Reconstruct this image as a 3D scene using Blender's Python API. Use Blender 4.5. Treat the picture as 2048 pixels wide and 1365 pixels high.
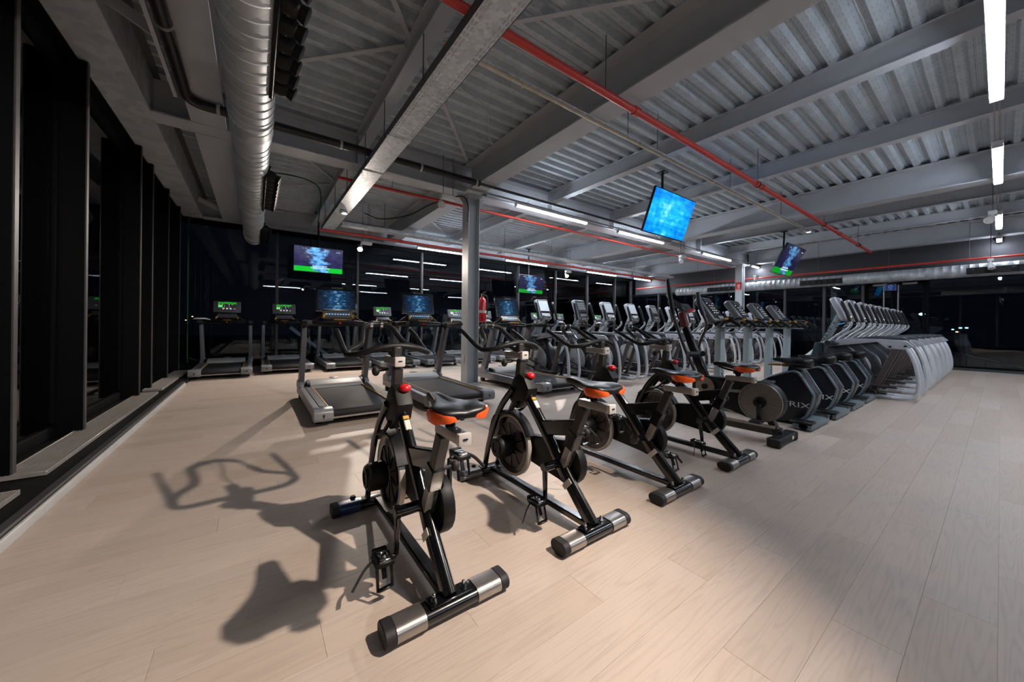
import bpy, bmesh, math, random
from mathutils import Vector, Matrix
random.seed(7)
PI = math.pi
S = bpy.context.scene
COL = S.collection
for o in list(bpy.data.objects): bpy.data.objects.remove(o)

# ------------------------------------------------------------------ camera
cam = bpy.data.cameras.new('camera'); cam_o = bpy.data.objects.new('camera', cam); COL.objects.link(cam_o)
cam.sensor_width = 36.0; cam.lens = 36.0 * 709 / 2048; cam.shift_y = -31.0 / 2048
cam.clip_start = 0.02; cam.clip_end = 400
cam_o.matrix_world = (Matrix.Translation((0, 0, 1.1)) @ Matrix.Rotation(-math.radians(35.94), 4, 'Z')
                      @ Matrix.Rotation(PI / 2, 4, 'X') @ Matrix.Rotation(math.radians(0.6), 4, 'Z'))
S.camera = cam_o
# ------------------------------------------------------------------ world, exposure
w = bpy.data.worlds.new('night'); S.world = w; w.use_nodes = True
w.node_tree.nodes['Background'].inputs[0].default_value = (0.0012, 0.0016, 0.003, 1)
w.node_tree.nodes['Background'].inputs[1].default_value = 1.0
S.view_settings.view_transform = 'Standard'; S.view_settings.look = 'None'
S.view_settings.gamma = 1.0; S.view_settings.use_curve_mapping = False
S.view_settings.exposure = 0.3
TUBE = 124.0           # emission of the light tubes
SPOT_MAIN = 540.0     # lit emergency spot above the bikes
SPOT_BACK = 390.0     # lit spots in front of the back glass

# ------------------------------------------------------------------ helpers
def lin(h):
    h = h.lstrip('#'); r = []
    for i in (0, 2, 4):
        v = int(h[i:i+2], 16) / 255
        r.append(v / 12.92 if v <= .04045 else ((v + .055) / 1.055) ** 2.4)
    return (*r, 1)

class G:
    """node graph helper"""
    def __init__(s, name):
        s.m = bpy.data.materials.new(name); s.m.use_nodes = True; s.t = s.m.node_tree
        s.p = s.t.nodes['Principled BSDF']; s.out = s.t.nodes['Material Output']
    def n(s, typ, **k):
        nd = s.t.nodes.new(typ)
        for a, b in k.items(): setattr(nd, a, b)
        return nd
    def l(s, a, b): s.t.links.new(a, b)
    def math(s, op, a, b=None, c=None):
        nd = s.n('ShaderNodeMath', operation=op)
        for i, v in enumerate((a, b, c)):
            if v is None: continue
            if isinstance(v, (int, float)): nd.inputs[i].default_value = v
            else: s.l(v, nd.inputs[i])
        return nd.outputs[0]
    def ramp(s, fac, stops):
        nd = s.n('ShaderNodeValToRGB'); e = nd.color_ramp.elements
        while len(e) > 1: e.remove(e[-1])
        e[0].position, e[0].color = stops[0]
        for p_, c_ in stops[1:]:
            x = e.new(p_); x.color = c_
        s.l(fac, nd.inputs[0]); return nd.outputs[0]
    def noise(s, vec, scale, detail=3, rough=.5):
        nd = s.n('ShaderNodeTexNoise'); nd.inputs['Scale'].default_value = scale
        nd.inputs['Detail'].default_value = detail; nd.inputs['Roughness'].default_value = rough
        if vec is not None: s.l(vec, nd.inputs['Vector'])
        return nd.outputs['Fac']
    def mapping(s, src, scale=(1, 1, 1), loc=(0, 0, 0)):
        tc = s.n('ShaderNodeTexCoord'); mp = s.n('ShaderNodeMapping')
        mp.inputs['Scale'].default_value = scale; mp.inputs['Location'].default_value = loc
        s.l(tc.outputs[src], mp.inputs[0]); return mp.outputs[0]
    def mix(s, fac, a, b, blend='MIX'):
        nd = s.n('ShaderNodeMix', data_type='RGBA', blend_type=blend)
        for i, v in ((0, fac), (6, a), (7, b)):
            if isinstance(v, (int, float)): nd.inputs[i].default_value = v
            elif isinstance(v, tuple): nd.inputs[i].default_value = v
            else: s.l(v, nd.inputs[i])
        return nd.outputs[2]
    def bump(s, h, strength=.2, dist=.01):
        nd = s.n('ShaderNodeBump'); nd.inputs['Strength'].default_value = strength; nd.inputs['Distance'].default_value = dist
        s.l(h, nd.inputs['Height']); s.l(nd.outputs[0], s.p.inputs['Normal'])

def pm(name, col, rough=.5, metal=0.0, var=.12, scale=9.0, bump=0.0, coat=0.0, spec=None):
    g = G(name); c = lin(col)
    v = g.mapping('Object'); f = g.noise(v, scale, 4)
    d = tuple(x * (1 - var) for x in c[:3]) + (1,); b = tuple(min(1, x * (1 + var)) for x in c[:3]) + (1,)
    g.l(g.ramp(f, [(.3, d), (.7, b)]), g.p.inputs['Base Color'])
    g.l(g.math('MULTIPLY_ADD', f, .16, max(.02, rough - .08)), g.p.inputs['Roughness'])
    g.p.inputs['Metallic'].default_value = metal
    if coat: g.p.inputs['Coat Weight'].default_value = coat; g.p.inputs['Coat Roughness'].default_value = .12
    if spec is not None: g.p.inputs['Specular IOR Level'].default_value = spec
    if bump: g.bump(g.noise(v, scale * 14, 2), bump, .002)
    return g.m
def em(name, col, s):
    g = G(name); g.p.inputs['Base Color'].default_value = (.8, .8, .8, 1)
    g.p.inputs['Emission Color'].default_value = lin(col); g.p.inputs['Emission Strength'].default_value = s
    return g.m

def cat(pts, k=6, closed=False):
    """smooth path through points"""
    P = [Vector(p) for p in pts]; n = len(P); out = []
    rng = n if closed else n - 1
    for i in range(rng):
        p1, p2 = P[i], P[(i + 1) % n]
        p0 = P[i - 1] if (i > 0 or closed) else p1 * 2 - p2
        p3 = P[(i + 2) % n] if (i + 2 < n or closed) else p2 * 2 - p1
        for j in range(k):
            t = j / k
            out.append(.5 * ((2 * p1) + (p2 - p0) * t + (2 * p0 - 5 * p1 + 4 * p2 - p3) * t * t + (3 * p1 - p0 - 3 * p2 + p3) * t ** 3))
    if not closed: out.append(P[-1])
    return out

class MB:
    def __init__(s): s.bm = bmesh.new()
    def _hull(s, vs, fs):
        v = [s.bm.verts.new(p) for p in vs]
        for f in fs:
            try: s.bm.faces.new([v[i] for i in f])
            except ValueError: pass
        return v
    def box(s, c, d, R=None):
        c = Vector(c); R = R or Matrix.Identity(3); v = []
        for z in (-1, 1):
            for y in (-1, 1):
                for x in (-1, 1): v.append(c + R @ Vector((x * d[0] / 2, y * d[1] / 2, z * d[2] / 2)))
        s._hull(v, [(0, 2, 3, 1), (4, 5, 7, 6), (0, 1, 5, 4), (2, 6, 7, 3), (0, 4, 6, 2), (1, 3, 7, 5)]); return s
    def bar(s, p0, p1, w, h, up=(0, 0, 1), w1=None, h1=None):
        p0, p1 = Vector(p0), Vector(p1); d = (p1 - p0).normalized(); up = Vector(up)
        if abs(d.dot(up)) > .98: up = Vector((0, 1, 0))
        sd = d.cross(up).normalized(); u = sd.cross(d)
        w1 = w if w1 is None else w1; h1 = h if h1 is None else h1; v = []
        for p, a, b in ((p0, w, h), (p1, w1, h1)):
            for i, j in ((-1, -1), (1, -1), (1, 1), (-1, 1)): v.append(p + sd * i * a / 2 + u * j * b / 2)
        s._hull(v, [(3, 2, 1, 0), (4, 5, 6, 7), (0, 1, 5, 4), (1, 2, 6, 5), (2, 3, 7, 6), (3, 0, 4, 7)]); return s
    def tube(s, pts, r, n=10, closed=False, flat=None):
        P = [Vector(p) for p in pts]; m = len(P); rings = []; prev = None
        for i, p in enumerate(P):
            a = P[i - 1] if (i or closed) else P[0]; b = P[(i + 1) % m] if (i < m - 1 or closed) else P[-1]
            d = (b - a).normalized()
            if prev is None:
                q = Vector((0, 0, 1)) if abs(d.z) < .9 else Vector((0, 1, 0))
                prev = (q - d * q.dot(d)).normalized()
            else: prev = (prev - d * prev.dot(d)).normalized()
            o = d.cross(prev); rr = r[i] if isinstance(r, (list, tuple)) else r
            f = flat or 1.0
            rings.append([s.bm.verts.new(p + prev * math.cos(2 * PI * k / n) * rr + o * math.sin(2 * PI * k / n) * rr * f) for k in range(n)])
        for i in range(m if closed else m - 1):
            A, B = rings[i], rings[(i + 1) % m]
            for k in range(n): s.bm.faces.new((A[k], A[(k + 1) % n], B[(k + 1) % n], B[k]))
        if not closed:
            s.bm.faces.new(rings[0][::-1]); s.bm.faces.new(rings[-1])
        return s
    def cyl(s, p0, p1, r, r1=None, n=16): return s.tube([p0, p1], [r, r if r1 is None else r1], n)
    def prism(s, poly, a0, a1, axis='x'):
        f = {'x': lambda a, p, q: (a, p, q), 'y': lambda a, p, q: (p, a, q), 'z': lambda a, p, q: (p, q, a)}[axis]
        A = [s.bm.verts.new(f(a0, *p)) for p in poly]; B = [s.bm.verts.new(f(a1, *p)) for p in poly]; n = len(poly)
        s.bm.faces.new(A); s.bm.faces.new(B[::-1])
        for i in range(n): s.bm.faces.new((A[i], B[i], B[(i + 1) % n], A[(i + 1) % n]))
        return s
    def loft(s, rings):
        R = [[s.bm.verts.new(p) for p in r] for r in rings]; n = len(R[0])
        for A, B in zip(R, R[1:]):
            for k in range(n): s.bm.faces.new((A[k], A[(k + 1) % n], B[(k + 1) % n], B[k]))
        s.bm.faces.new(R[0][::-1]); s.bm.faces.new(R[-1]); return s
    def sph(s, c, r, n=12, m=7):
        c = Vector(c); rx, ry, rz = (r, r, r) if isinstance(r, (int, float)) else r
        top = s.bm.verts.new(c + Vector((0, 0, rz))); bot = s.bm.verts.new(c - Vector((0, 0, rz))); rows = []
        for i in range(1, m):
            a = PI * i / m
            rows.append([s.bm.verts.new(c + Vector((rx * math.sin(a) * math.cos(2 * PI * k / n), ry * math.sin(a) * math.sin(2 * PI * k / n), rz * math.cos(a)))) for k in range(n)])
        for k in range(n):
            s.bm.faces.new((top, rows[0][k], rows[0][(k + 1) % n])); s.bm.faces.new((bot, rows[-1][(k + 1) % n], rows[-1][k]))
        for A, B in zip(rows, rows[1:]):
            for k in range(n): s.bm.faces.new((A[k], B[k], B[(k + 1) % n], A[(k + 1) % n]))
        return s
    def ring(s, c, ax, ro, ri, t, n=32):
        """annulus of thickness t about axis ax"""
        c = Vector(c); ax = Vector(ax).normalized(); q = Vector((0, 0, 1)) if abs(ax.z) < .9 else Vector((1, 0, 0))
        u = ax.cross(q).normalized(); v = ax.cross(u); L = []
        for rr, h in ((ro, -t / 2), (ro, t / 2), (ri, t / 2), (ri, -t / 2)):
            L.append([s.bm.verts.new(c + ax * h + u * rr * math.cos(2 * PI * k / n) + v * rr * math.sin(2 * PI * k / n)) for k in range(n)])
        for i in range(4):
            A, B = L[i], L[(i + 1) % 4]
            for k in range(n): s.bm.faces.new((A[k], A[(k + 1) % n], B[(k + 1) % n], B[k]))
        return s
    def mesh(s, name, mat, bev=0, seg=1, ang=38):
        bm = s.bm; bmesh.ops.recalc_face_normals(bm, faces=bm.faces)
        if bev:
            ed = [e for e in bm.edges if len(e.link_faces) == 2 and e.calc_face_angle(0) > .5]
            bmesh.ops.bevel(bm, geom=ed, offset=bev, segments=seg, affect='EDGES', clamp_overlap=True, profile=.6)
        me = bpy.data.meshes.new(name); bm.to_mesh(me); bm.free()
        me.polygons.foreach_set('use_smooth', [True] * len(me.polygons)); me.set_sharp_from_angle(angle=math.radians(ang))
        me.materials.append(mat); return me
    def build(s, name, mat, parent=None, bev=0, seg=1, ang=38, label=None):
        return put(name, s.mesh(name, mat, bev, seg, ang), parent, label)

def put(name, me, parent=None, label=None, loc=None, rot=None):
    o = bpy.data.objects.new(name, me); COL.objects.link(o)
    if parent: o.parent = parent
    if label: o['label'] = label
    if loc: o.location = loc
    if rot: o.rotation_euler = rot
    return o
def thing(name, label, cat_, loc=(0, 0, 0), rz=0, group=None):
    o = bpy.data.objects.new(name, None); COL.objects.link(o); o.empty_display_size = .2
    o.location = loc; o.rotation_euler = (0, 0, rz); o['label'] = label; o['category'] = cat_
    if group: o['group'] = group
    return o
def tag(o, label, cat_, group=None):
    o['label'] = label; o['category'] = cat_
    if group: o['group'] = group
    return o
def struct(o): o['kind'] = 'structure'; return o
def dup(root, loc, label, rz=0):
    r = root.copy(); COL.objects.link(r); r.location = loc; r.rotation_euler = (0, 0, rz); r['label'] = label
    for ch in root.children:
        c = ch.copy(); COL.objects.link(c); c.parent = r
        for g in ch.children:
            d = g.copy(); COL.objects.link(d); d.parent = c
    return r
_txt = {}
def text_mesh(t, size, ext, mat):
    k = (t, size, mat.name)
    if k not in _txt:
        cu = bpy.data.curves.new('lettering', 'FONT'); cu.body = t; cu.size = size; cu.extrude = ext
        cu.align_x = 'CENTER'; cu.align_y = 'CENTER'; cu.resolution_u = 3
        o = bpy.data.objects.new('lettering', cu); COL.objects.link(o)
        dg = bpy.context.evaluated_depsgraph_get(); me = bpy.data.meshes.new_from_object(o.evaluated_get(dg))
        bpy.data.objects.remove(o); me.materials.clear(); me.materials.append(mat); _txt[k] = me
    return _txt[k]
def lettering(t, size, mat, parent, M, ext=.001, sx=1.0, name='lettering'):
    """M: 4x4 frame whose x is the reading direction and z the outward normal"""
    o = put(name, text_mesh(t, size, ext, mat), parent); o.matrix_local = M @ Matrix.Diagonal((sx, 1, 1, 1)); return o
def frame(o, x, y):
    x = Vector(x).normalized(); y = Vector(y); y = (y - x * y.dot(x)).normalized(); z = x.cross(y)
    M = Matrix((x, y, z)).transposed().to_4x4(); M.translation = Vector(o); return M
Rx = lambda a: Matrix.Rotation(a, 3, 'X')

# ------------------------------------------------------------------ materials
def mat_floor():
    g = G('pale oak planks'); geo = g.n('ShaderNodeNewGeometry'); sp = g.n('ShaderNodeSeparateXYZ'); g.l(geo.outputs['Position'], sp.inputs[0])
    X, Y = sp.outputs[0], sp.outputs[1]
    row = g.math('FLOOR', g.math('DIVIDE', Y, .185)); off = g.math('MULTIPLY', g.math('FRACT', g.math('MULTIPLY', row, .381966)), 1.22)
    xs = g.math('DIVIDE', g.math('ADD', g.math('ADD', X, off), .196), 1.22); colu = g.math('FLOOR', xs)
    cv = g.n('ShaderNodeCombineXYZ'); g.l(row, cv.inputs[0]); g.l(colu, cv.inputs[1])
    wn = g.n('ShaderNodeTexWhiteNoise', noise_dimensions='2D'); g.l(cv.outputs[0], wn.inputs['Vector']); rnd = wn.outputs['Value']
    # grain space: stretched along the plank, shifted per plank
    gv = g.n('ShaderNodeCombineXYZ')
    g.l(g.math('MULTIPLY_ADD', rnd, 31.0, g.math('MULTIPLY', X, .6)), gv.inputs[0]); g.l(g.math('MULTIPLY', Y, 8.0), gv.inputs[1]); g.l(g.math('MULTIPLY', rnd, 17.0), gv.inputs[2])
    f1 = g.noise(gv.outputs[0], 1.1, 2, .5)
    rings = g.math('FRACT', g.math('MULTIPLY', f1, 15.0)); rings = g.math('ABSOLUTE', g.math('SUBTRACT', rings, .5))
    rings = g.math('SMOOTH_MIN', g.math('MULTIPLY', rings, 3.4), 1.0, .3)
    gv2 = g.n('ShaderNodeCombineXYZ'); g.l(g.math('MULTIPLY_ADD', rnd, 9.0, g.math('MULTIPLY', X, 2.6)), gv2.inputs[0]); g.l(g.math('MULTIPLY', Y, 120.0), gv2.inputs[1])
    f2 = g.noise(gv2.outputs[0], 1.0, 3, .6)
    base = g.ramp(rnd, [(0, lin('#ad9b8b')), (.35, lin('#b4a395')), (.7, lin('#baaa9d')), (1, lin('#b0a093'))])
    gr = g.math('ADD', g.math('MULTIPLY', rings, .26), g.math('MULTIPLY', f2, .74))
    colr = g.mix(g.ramp(gr, [(.25, (1, 1, 1, 1)), (.62, (0, 0, 0, 1))]), base, lin('#85756a'))
    colr = g.mix(.66, colr, base)
    f3 = g.noise(gv.outputs[0], .55, 2)
    colr = g.mix(g.math('MULTIPLY', f3, .35), colr, lin('#c0b2a6'))
    g.l(colr, g.p.inputs['Base Color'])
    g.l(g.math('MULTIPLY_ADD', f2, .18, .40), g.p.inputs['Roughness']); g.p.inputs['Specular IOR Level'].default_value = .32
    g.bump(f2, .12, .002); return g.m
def mat_galv(name, a, b, rough=.42, sc=26, metal=.75):
    g = G(name); v = g.mapping('Object'); vo = g.n('ShaderNodeTexVoronoi'); vo.inputs['Scale'].default_value = sc; g.l(v, vo.inputs['Vector'])
    sp = g.n('ShaderNodeSeparateColor'); g.l(vo.outputs['Color'], sp.inputs[0])
    f = g.math('ADD', g.math('MULTIPLY', sp.outputs[0], .5), g.math('MULTIPLY', g.noise(v, 3, 4), .5))
    g.l(g.ramp(f, [(.2, lin(a)), (.8, lin(b))]), g.p.inputs['Base Color']); g.p.inputs['Metallic'].default_value = metal
    g.l(g.math('MULTIPLY_ADD', sp.outputs[1], .14, rough - .07), g.p.inputs['Roughness']); return g.m
def mat_deck():
    g = G('galvanised deck sheet'); v = g.mapping('Object'); sp = g.n('ShaderNodeSeparateXYZ'); g.l(v, sp.inputs[0])
    # rows of pressed dashes
    u = g.math('FRACT', g.math('MULTIPLY', sp.outputs[0], 9.0)); w_ = g.math('FRACT', g.math('MULTIPLY', sp.outputs[1], 29.27))
    d = g.math('MULTIPLY', g.math('LESS_THAN', u, .42), g.math('LESS_THAN', g.math('ABSOLUTE', g.math('SUBTRACT', w_, .5)), .10))
    n1 = g.noise(v, 5, 4); n2 = g.noise(v, 60, 2)
    c = g.ramp(g.math('ADD', g.math('MULTIPLY', n1, .6), g.math('MULTIPLY', n2, .4)), [(.3, lin('#aab4bb')), (.7, lin('#c8d2d9'))])
    c = g.mix(g.math('MULTIPLY', d, .28), c, lin('#3a3b3c')); g.l(c, g.p.inputs['Base Color'])
    g.p.inputs['Metallic'].default_value = .1; g.p.inputs['Roughness'].default_value = .6; g.p.inputs['Specular IOR Level'].default_value = .3; g.bump(d, .25, .003); return g.m
def mat_glass():
    g = G('dark window glass'); t = g.t; t.nodes.remove(g.p)
    tr = g.n('ShaderNodeBsdfTransparent'); tr.inputs[0].default_value = (.80, .84, .86, 1)
    gl = g.n('ShaderNodeBsdfGlossy'); gl.inputs['Roughness'].default_value = .012; gl.inputs[0].default_value = (.8, .83, .86, 1)
    fr = g.n('ShaderNodeFresnel'); fr.inputs[0].default_value = 1.5; mx = g.n('ShaderNodeMixShader')
    g.l(fr.outputs[0], mx.inputs[0]); g.l(tr.outputs[0], mx.inputs[1]); g.l(gl.outputs[0], mx.inputs[2]); g.l(mx.outputs[0], g.out.inputs[0]); return g.m
def mat_screen(name, kind, strength):
    g = G(name); v = g.mapping('Generated'); sp = g.n('ShaderNodeSeparateXYZ'); g.l(v, sp.inputs[0]); x, z = sp.outputs[0], sp.outputs[2]
    if kind == 'blue':
        s1 = g.noise(g.mapping('Generated', (2.2, 1, 5)), 1.6, 4, .6); s2 = g.noise(g.mapping('Generated', (9, 1, 3), (3, 0, 1)), 1.2, 3)
        f = g.math('ADD', g.math('MULTIPLY', s1, .75), g.math('MULTIPLY', s2, .4))
        d = g.math('ADD', g.math('ABSOLUTE', g.math('SUBTRACT', x, .42)), g.math('ABSOLUTE', g.math('SUBTRACT', z, .55)))
        f = g.math('ADD', f, g.math('MULTIPLY', g.math('SUBTRACT', .5, d), .28))
        c = g.ramp(f, [(.35, lin('#0560c8')), (.52, lin('#068ae6')), (.66, lin('#1fb4f4')), (.82, lin('#8fe2ff'))])
    elif kind == 'match':
        n1 = g.noise(g.mapping('Generated', (3, 1, 3)), 1.5, 3); n2 = g.noise(g.mapping('Generated', (5, 1, 6), (2, 0, 5)), 1.4, 4, .65)
        bg = g.ramp(n1, [(.35, lin('#1a1440')), (.6, lin('#2b2a55')), (.75, lin('#4a2c5c'))])
        n3 = g.noise(g.mapping('Generated', (2.2, 1, 2.6), (7, 0, 1)), 1.6, 3, .5)
        d = g.math('ABSOLUTE', g.math('SUBTRACT', g.math('ADD', g.math('MULTIPLY_ADD', z, .12, x), g.math('MULTIPLY', n3, .5)), .80))
        m = g.ramp(g.math('SUBTRACT', n2, g.math('MULTIPLY', d, 1.9)), [(.12, (0, 0, 0, 1)), (.42, (1, 1, 1, 1))])
        c = g.mix(m, bg, g.ramp(n2, [(.35, lin('#1670d8')), (.6, lin('#7cc8ff')), (.8, lin('#d6f0ff'))]))
        gm = g.math('MULTIPLY', g.math('LESS_THAN', z, .2), g.math('GREATER_THAN', d, .1)); c = g.mix(gm, c, lin('#0fc030'))
    elif kind == 'touch':
        n2 = g.noise(g.mapping('Generated', (4, 1, 9)), 2.0, 4, .6); d = g.math('ABSOLUTE', g.math('SUBTRACT', x, .5))
        f = g.math('SUBTRACT', n2, g.math('MULTIPLY', d, .55))
        c = g.ramp(f, [(.2, lin('#04141f')), (.38, lin('#0a3050')), (.5, lin('#1f6aa0')), (.62, lin('#a9dcf5'))])
    elif kind == 'led':
        a = g.math('MULTIPLY', g.math('LESS_THAN', g.math('FRACT', g.math('MULTIPLY', x, 17)), .7), g.math('GREATER_THAN', g.noise(g.mapping('Generated', (38, 1, 5)), 1, 1), .5))
        c = g.mix(a, (.002, .02, .002, 1), lin('#35ff2e'))
    g.p.inputs['Base Color'].default_value = (.01, .01, .012, 1); g.p.inputs['Roughness'].default_value = .12
    g.l(c, g.p.inputs['Emission Color']); g.p.inputs['Emission Strength'].default_value = strength; return g.m
def mat_disc():
    g = G('brushed steel disc'); v = g.mapping('Object'); sp = g.n('ShaderNodeSeparateXYZ'); g.l(v, sp.inputs[0])
    a = g.math('ARCTAN2', sp.outputs[2], sp.outputs[1]); cv = g.n('ShaderNodeCombineXYZ'); g.l(g.math('MULTIPLY', a, 6.0), cv.inputs[0])
    f = g.noise(cv.outputs[0], 3.0, 3); g.l(g.ramp(f, [(.3, lin('#77706a')), (.7, lin('#b5aea6'))]), g.p.inputs['Base Color'])  # radial sheen painted as lighter and darker sectors of the base colour
    g.p.inputs['Metallic'].default_value = .8; g.p.inputs['Roughness'].default_value = .36; return g.m

M = {
 'floor': mat_floor(), 'deck': mat_deck(), 'glass': mat_glass(),
 'galv': mat_galv('galvanised steel', '#b0b9c0', '#dbe2e8', .45, 26, .1), 'galvdark': mat_galv('weathered galvanised plate', '#a3a8ad', '#bfc4c8', .5, 9, .1),
 'duct': mat_galv('spiral duct steel', '#a3a9ad', '#c6cbce', .46, 6, .35), 'disc': mat_disc(),
 'beam': pm('grey painted steel', '#b8bcc2', .5, 0, .05, 3), 'beamdark': pm('dark grey painted steel', '#55555a', .5, 0, .06, 3),
 'header': pm('dark header panel', '#38383c', .6, 0, .08), 'column': pm('grey column paint', '#b4b9bc', .42, 0, .05, 4), 'pipegrey': pm('dark grey pipe', '#3c3c3f', .45, 0, .1), 'roof': pm('roof slab', '#303032', .9),
 'red': pm('red sprinkler pipe paint', '#c23a2e', .38, 0, .08), 'sleeve': pm('dark red sleeve', '#5a1414', .4, 0, .2), 'redknob': pm('glossy red plastic', '#d0141c', .16, 0, .05, coat=.6),
 'conduit': pm('cream conduit', '#cbc5b2', .45, 0, .1), 'blackpipe': pm('black drain pipe', '#1c1c1e', .38, 0, .15),
 'frame': pm('black window frame', '#050506', .6, 0, .15, spec=.12), 'framelight': pm('grey frame edge', '#3d3b3c', .45, 0, .1),
 'ledge': pm('black ledge', '#070708', .7, 0, .2, spec=.15), 'kerb': pm('pale floor cove', '#a9a7a4', .45, 0, .06),
 'slat': pm('aluminium grille slat', '#a49d96', .4, .4, .08), 'white': pm('white plastic', '#dcdcda', .4, 0, .04),
 'black': pm('glossy black paint', '#0b0b0c', .2, 0, .2, coat=.5), 'matte': pm('matte black plastic', '#0b0b0c', .5, 0, .2, bump=.1, spec=.3),
 'rubber': pm('black rubber', '#18181a', .62, 0, .15, bump=.2), 'grip': pm('black grip foam', '#0e0e0f', .5, 0, .15, spec=.35),
 'postgrey': pm('dark grey post', '#3a3735', .42, .3, .1), 'steel': pm('brushed steel', '#a9a39c', .3, .9, .1, 14), 'chrome': pm('chrome', '#c9c9c9', .12, 1, .06),
 'silver': pm('silver aluminium', '#a09b96', .34, .45, .08), 'cap': pm('white end cap', '#bfb9b4', .4, 0, .05),
 'saddle': pm('black saddle vinyl', '#0c0c0d', .38, 0, .1, spec=.35), 'orange': pm('orange saddle panel', '#e2581a', .34, 0, .06),
 'yellow': pm('yellow plastic', '#b98818', .45, 0, .08), 'paper': pm('paper label', '#cfc9bd', .6, 0, .1),
 'tgrey': pm('treadmill grey plastic', '#808184', .38, .1, .06), 'tdark': pm('treadmill dark grey', '#616266', .36, .15, .08),
 'belt': pm('treadmill belt', '#2a2a2b', .72, 0, .2, 5, bump=.15, spec=.25), 'step': pm('ribbed step insert', '#3c4048', .5, 0, .1),
 'hood': pm('motor hood grey', '#9a9a99', .48, 0, .05), 'console': pm('console dark grey', '#5a5b5e', .35, 0, .1), 'consoleblack': pm('console black', '#101114', .22, 0, .15),
 'esilver': pm('elliptical silver tube', '#d2d5da', .32, .2, .05), 'eplate': pm('elliptical silver plate', '#b2b3ba', .36, .2, .05),
 'rimsteel': pm('flywheel rim steel', '#b8b1a8', .3, .2, .1), 'tealglow': em('teal light strip', '#046080', .05), 'web': pm('flywheel web', '#4d4844', .45, .2, .1), 'edark': pm('elliptical dark grey', '#3a3c40', .35, .2, .1), 'ecover': pm('elliptical cover', '#4d5157', .32, .3, .08), 'disclight': pm('light grey flywheel shell', '#a8a8a8', .4, 0, .04),
 'mast': pm('pale mast paint', '#a6b2b4', .36, .15, .04), 'link': pm('brown grey link arm', '#58504f', .4, .3, .08),
 'touchlight': pm('touchscreen glare glass', '#e8eef2', .1, 0, .05, 2), 'ushell': pm('navy charcoal shell', '#1b1e26', .34, 0, .1), 'uband': pm('blue grey band', '#82919a', .3, .4, .05),  # touchscreen colour is near white: lamp reflections painted into the base colour
 'ublock': pm('grey foot block', '#6f7b82', .42, .1, .06), 'navy': pm('navy pillar', '#2c3842', .35, .1, .08),
 'letterdark': pm('dark lettering', '#39424a', .5), 'letterwhite': pm('white lettering', '#d6dade', .45), 'letterblack': pm('black lettering', '#101010', .5),
 'signred': pm('sign red', '#d8281c', .4, 0, .03), 'signblue': pm('sign blue', '#1747a8', .4, 0, .05), 'extred': pm('extinguisher red', '#c4171a', .22, 0, .05, coat=.5),
 'asphalt': pm('night asphalt', '#1a1b1e', .8), 'pole': pm('lamp pole', '#2a2b2c', .5), 'cloth': pm('white towel', '#d8d6d2', .85, 0, .06, bump=.3),
 'bluecap': pm('blue wrapped sleeve', '#1a2c58', .35, .1, .1), 'green': pm('green cable', '#14501c', .45, 0, .1), 'wallgrey': pm('grey plaster', '#2c2c2e', .8),
 'teal': pm('teal handrail paint', '#0c5c7c', .5, 0, .1),
 'tube': em('white light tube', '#e9f2ff', TUBE), 'tubefloor': em('white light tube of the open floor', '#e6f0ff', TUBE * .62), 'lens': em('lit spot lens', '#fff0dc', 60.0), 'lensoff': pm('spot lens off', '#c8c8c4', .2),
 'led': mat_screen('green led band', 'led', .8), 'ledgreen': em('green led square', '#22d02a', .8), 'ledwhite': em('white buttons', '#dfe6df', .4), 'ledblue': em('blue key lights', '#4aa0d0', .7),
 'tvblue': mat_screen('blue tv picture', 'blue', 1.15), 'tvmatch': mat_screen('match tv picture', 'match', .95), 'tvmatchdim': mat_screen('match tv picture dim', 'match', .5),
 'touch': mat_screen('treadmill touch picture', 'touch', .55), 'subtitle': em('subtitle white', '#ffffff', .9), 'scoreblue': em('score tag blue', '#38b8e8', .8),
 'lampblue': em('far blue lamp', '#78c8ff', 6), 'lampwarm': em('far warm lamp', '#ffc890', 3), 'lampgreen': em('far green lamp', '#9affe0', 6),
 'sensorlens': em('sensor indicator', '#d8e8ff', 1.2),
}
# ------------------------------------------------------------------ lights of the room
def spot_lamp(name, loc, aim, power, cone, col=(1, .9, .8), blend=.5, size=.03):
    L = bpy.data.lights.new(name, 'SPOT'); L.energy = power; L.spot_size = math.radians(cone); L.spot_blend = blend
    L.color = col; L.shadow_soft_size = size
    o = bpy.data.objects.new(name, L); COL.objects.link(o); o.location = loc
    o.rotation_euler = (Vector(aim) - Vector(loc)).to_track_quat('-Z', 'Y').to_euler(); return o

# ------------------------------------------------------------------ floor of planks
XW, YB, XL = 15.7, 11.25, -1.47        # right wall, back glass, left glass
XK = -0.97                              # kerb of the left ledge
fl = struct(MB().box(((XW + XL) / 2, (YB - 6.5) / 2, -.06), (XW - XL, YB + 6.5, .11)).build('floor', M['floor']))
def proj(x, y, z=0):
    s_, c_ = math.sin(math.radians(35.94)), math.cos(math.radians(35.94)); d = x * s_ + y * c_
    if d < .15: return None
    return 1024 + (x * c_ - y * s_) / d * 709, 651.5 - (z - 1.1) / d * 709, d
PW, PL, PT = .185, 1.22, .005
cells = []
for r in range(-8, 61):
    off = ((r * .381966) % 1.0) * PL + .196
    c0 = math.floor((XK + off) / PL)
    for c in range(c0, c0 + 16):
        a, b = max(c * PL - off, XK), min((c + 1) * PL - off, XW)
        y0, y1 = r * PW, min((r + 1) * PW, YB)
        if b - a < .02 or y1 - y0 < .02: continue
        vis = [p for p in (proj(x, y) for x in (a, (a + b) / 2, b) for y in (y0, y1)) if p and -60 < p[0] < 2108 and p[1] < 1420]
        cells.append(((0 if vis else 1), math.hypot((a + b) / 2, (y0 + y1) / 2), a, b, y0, y1))
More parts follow.
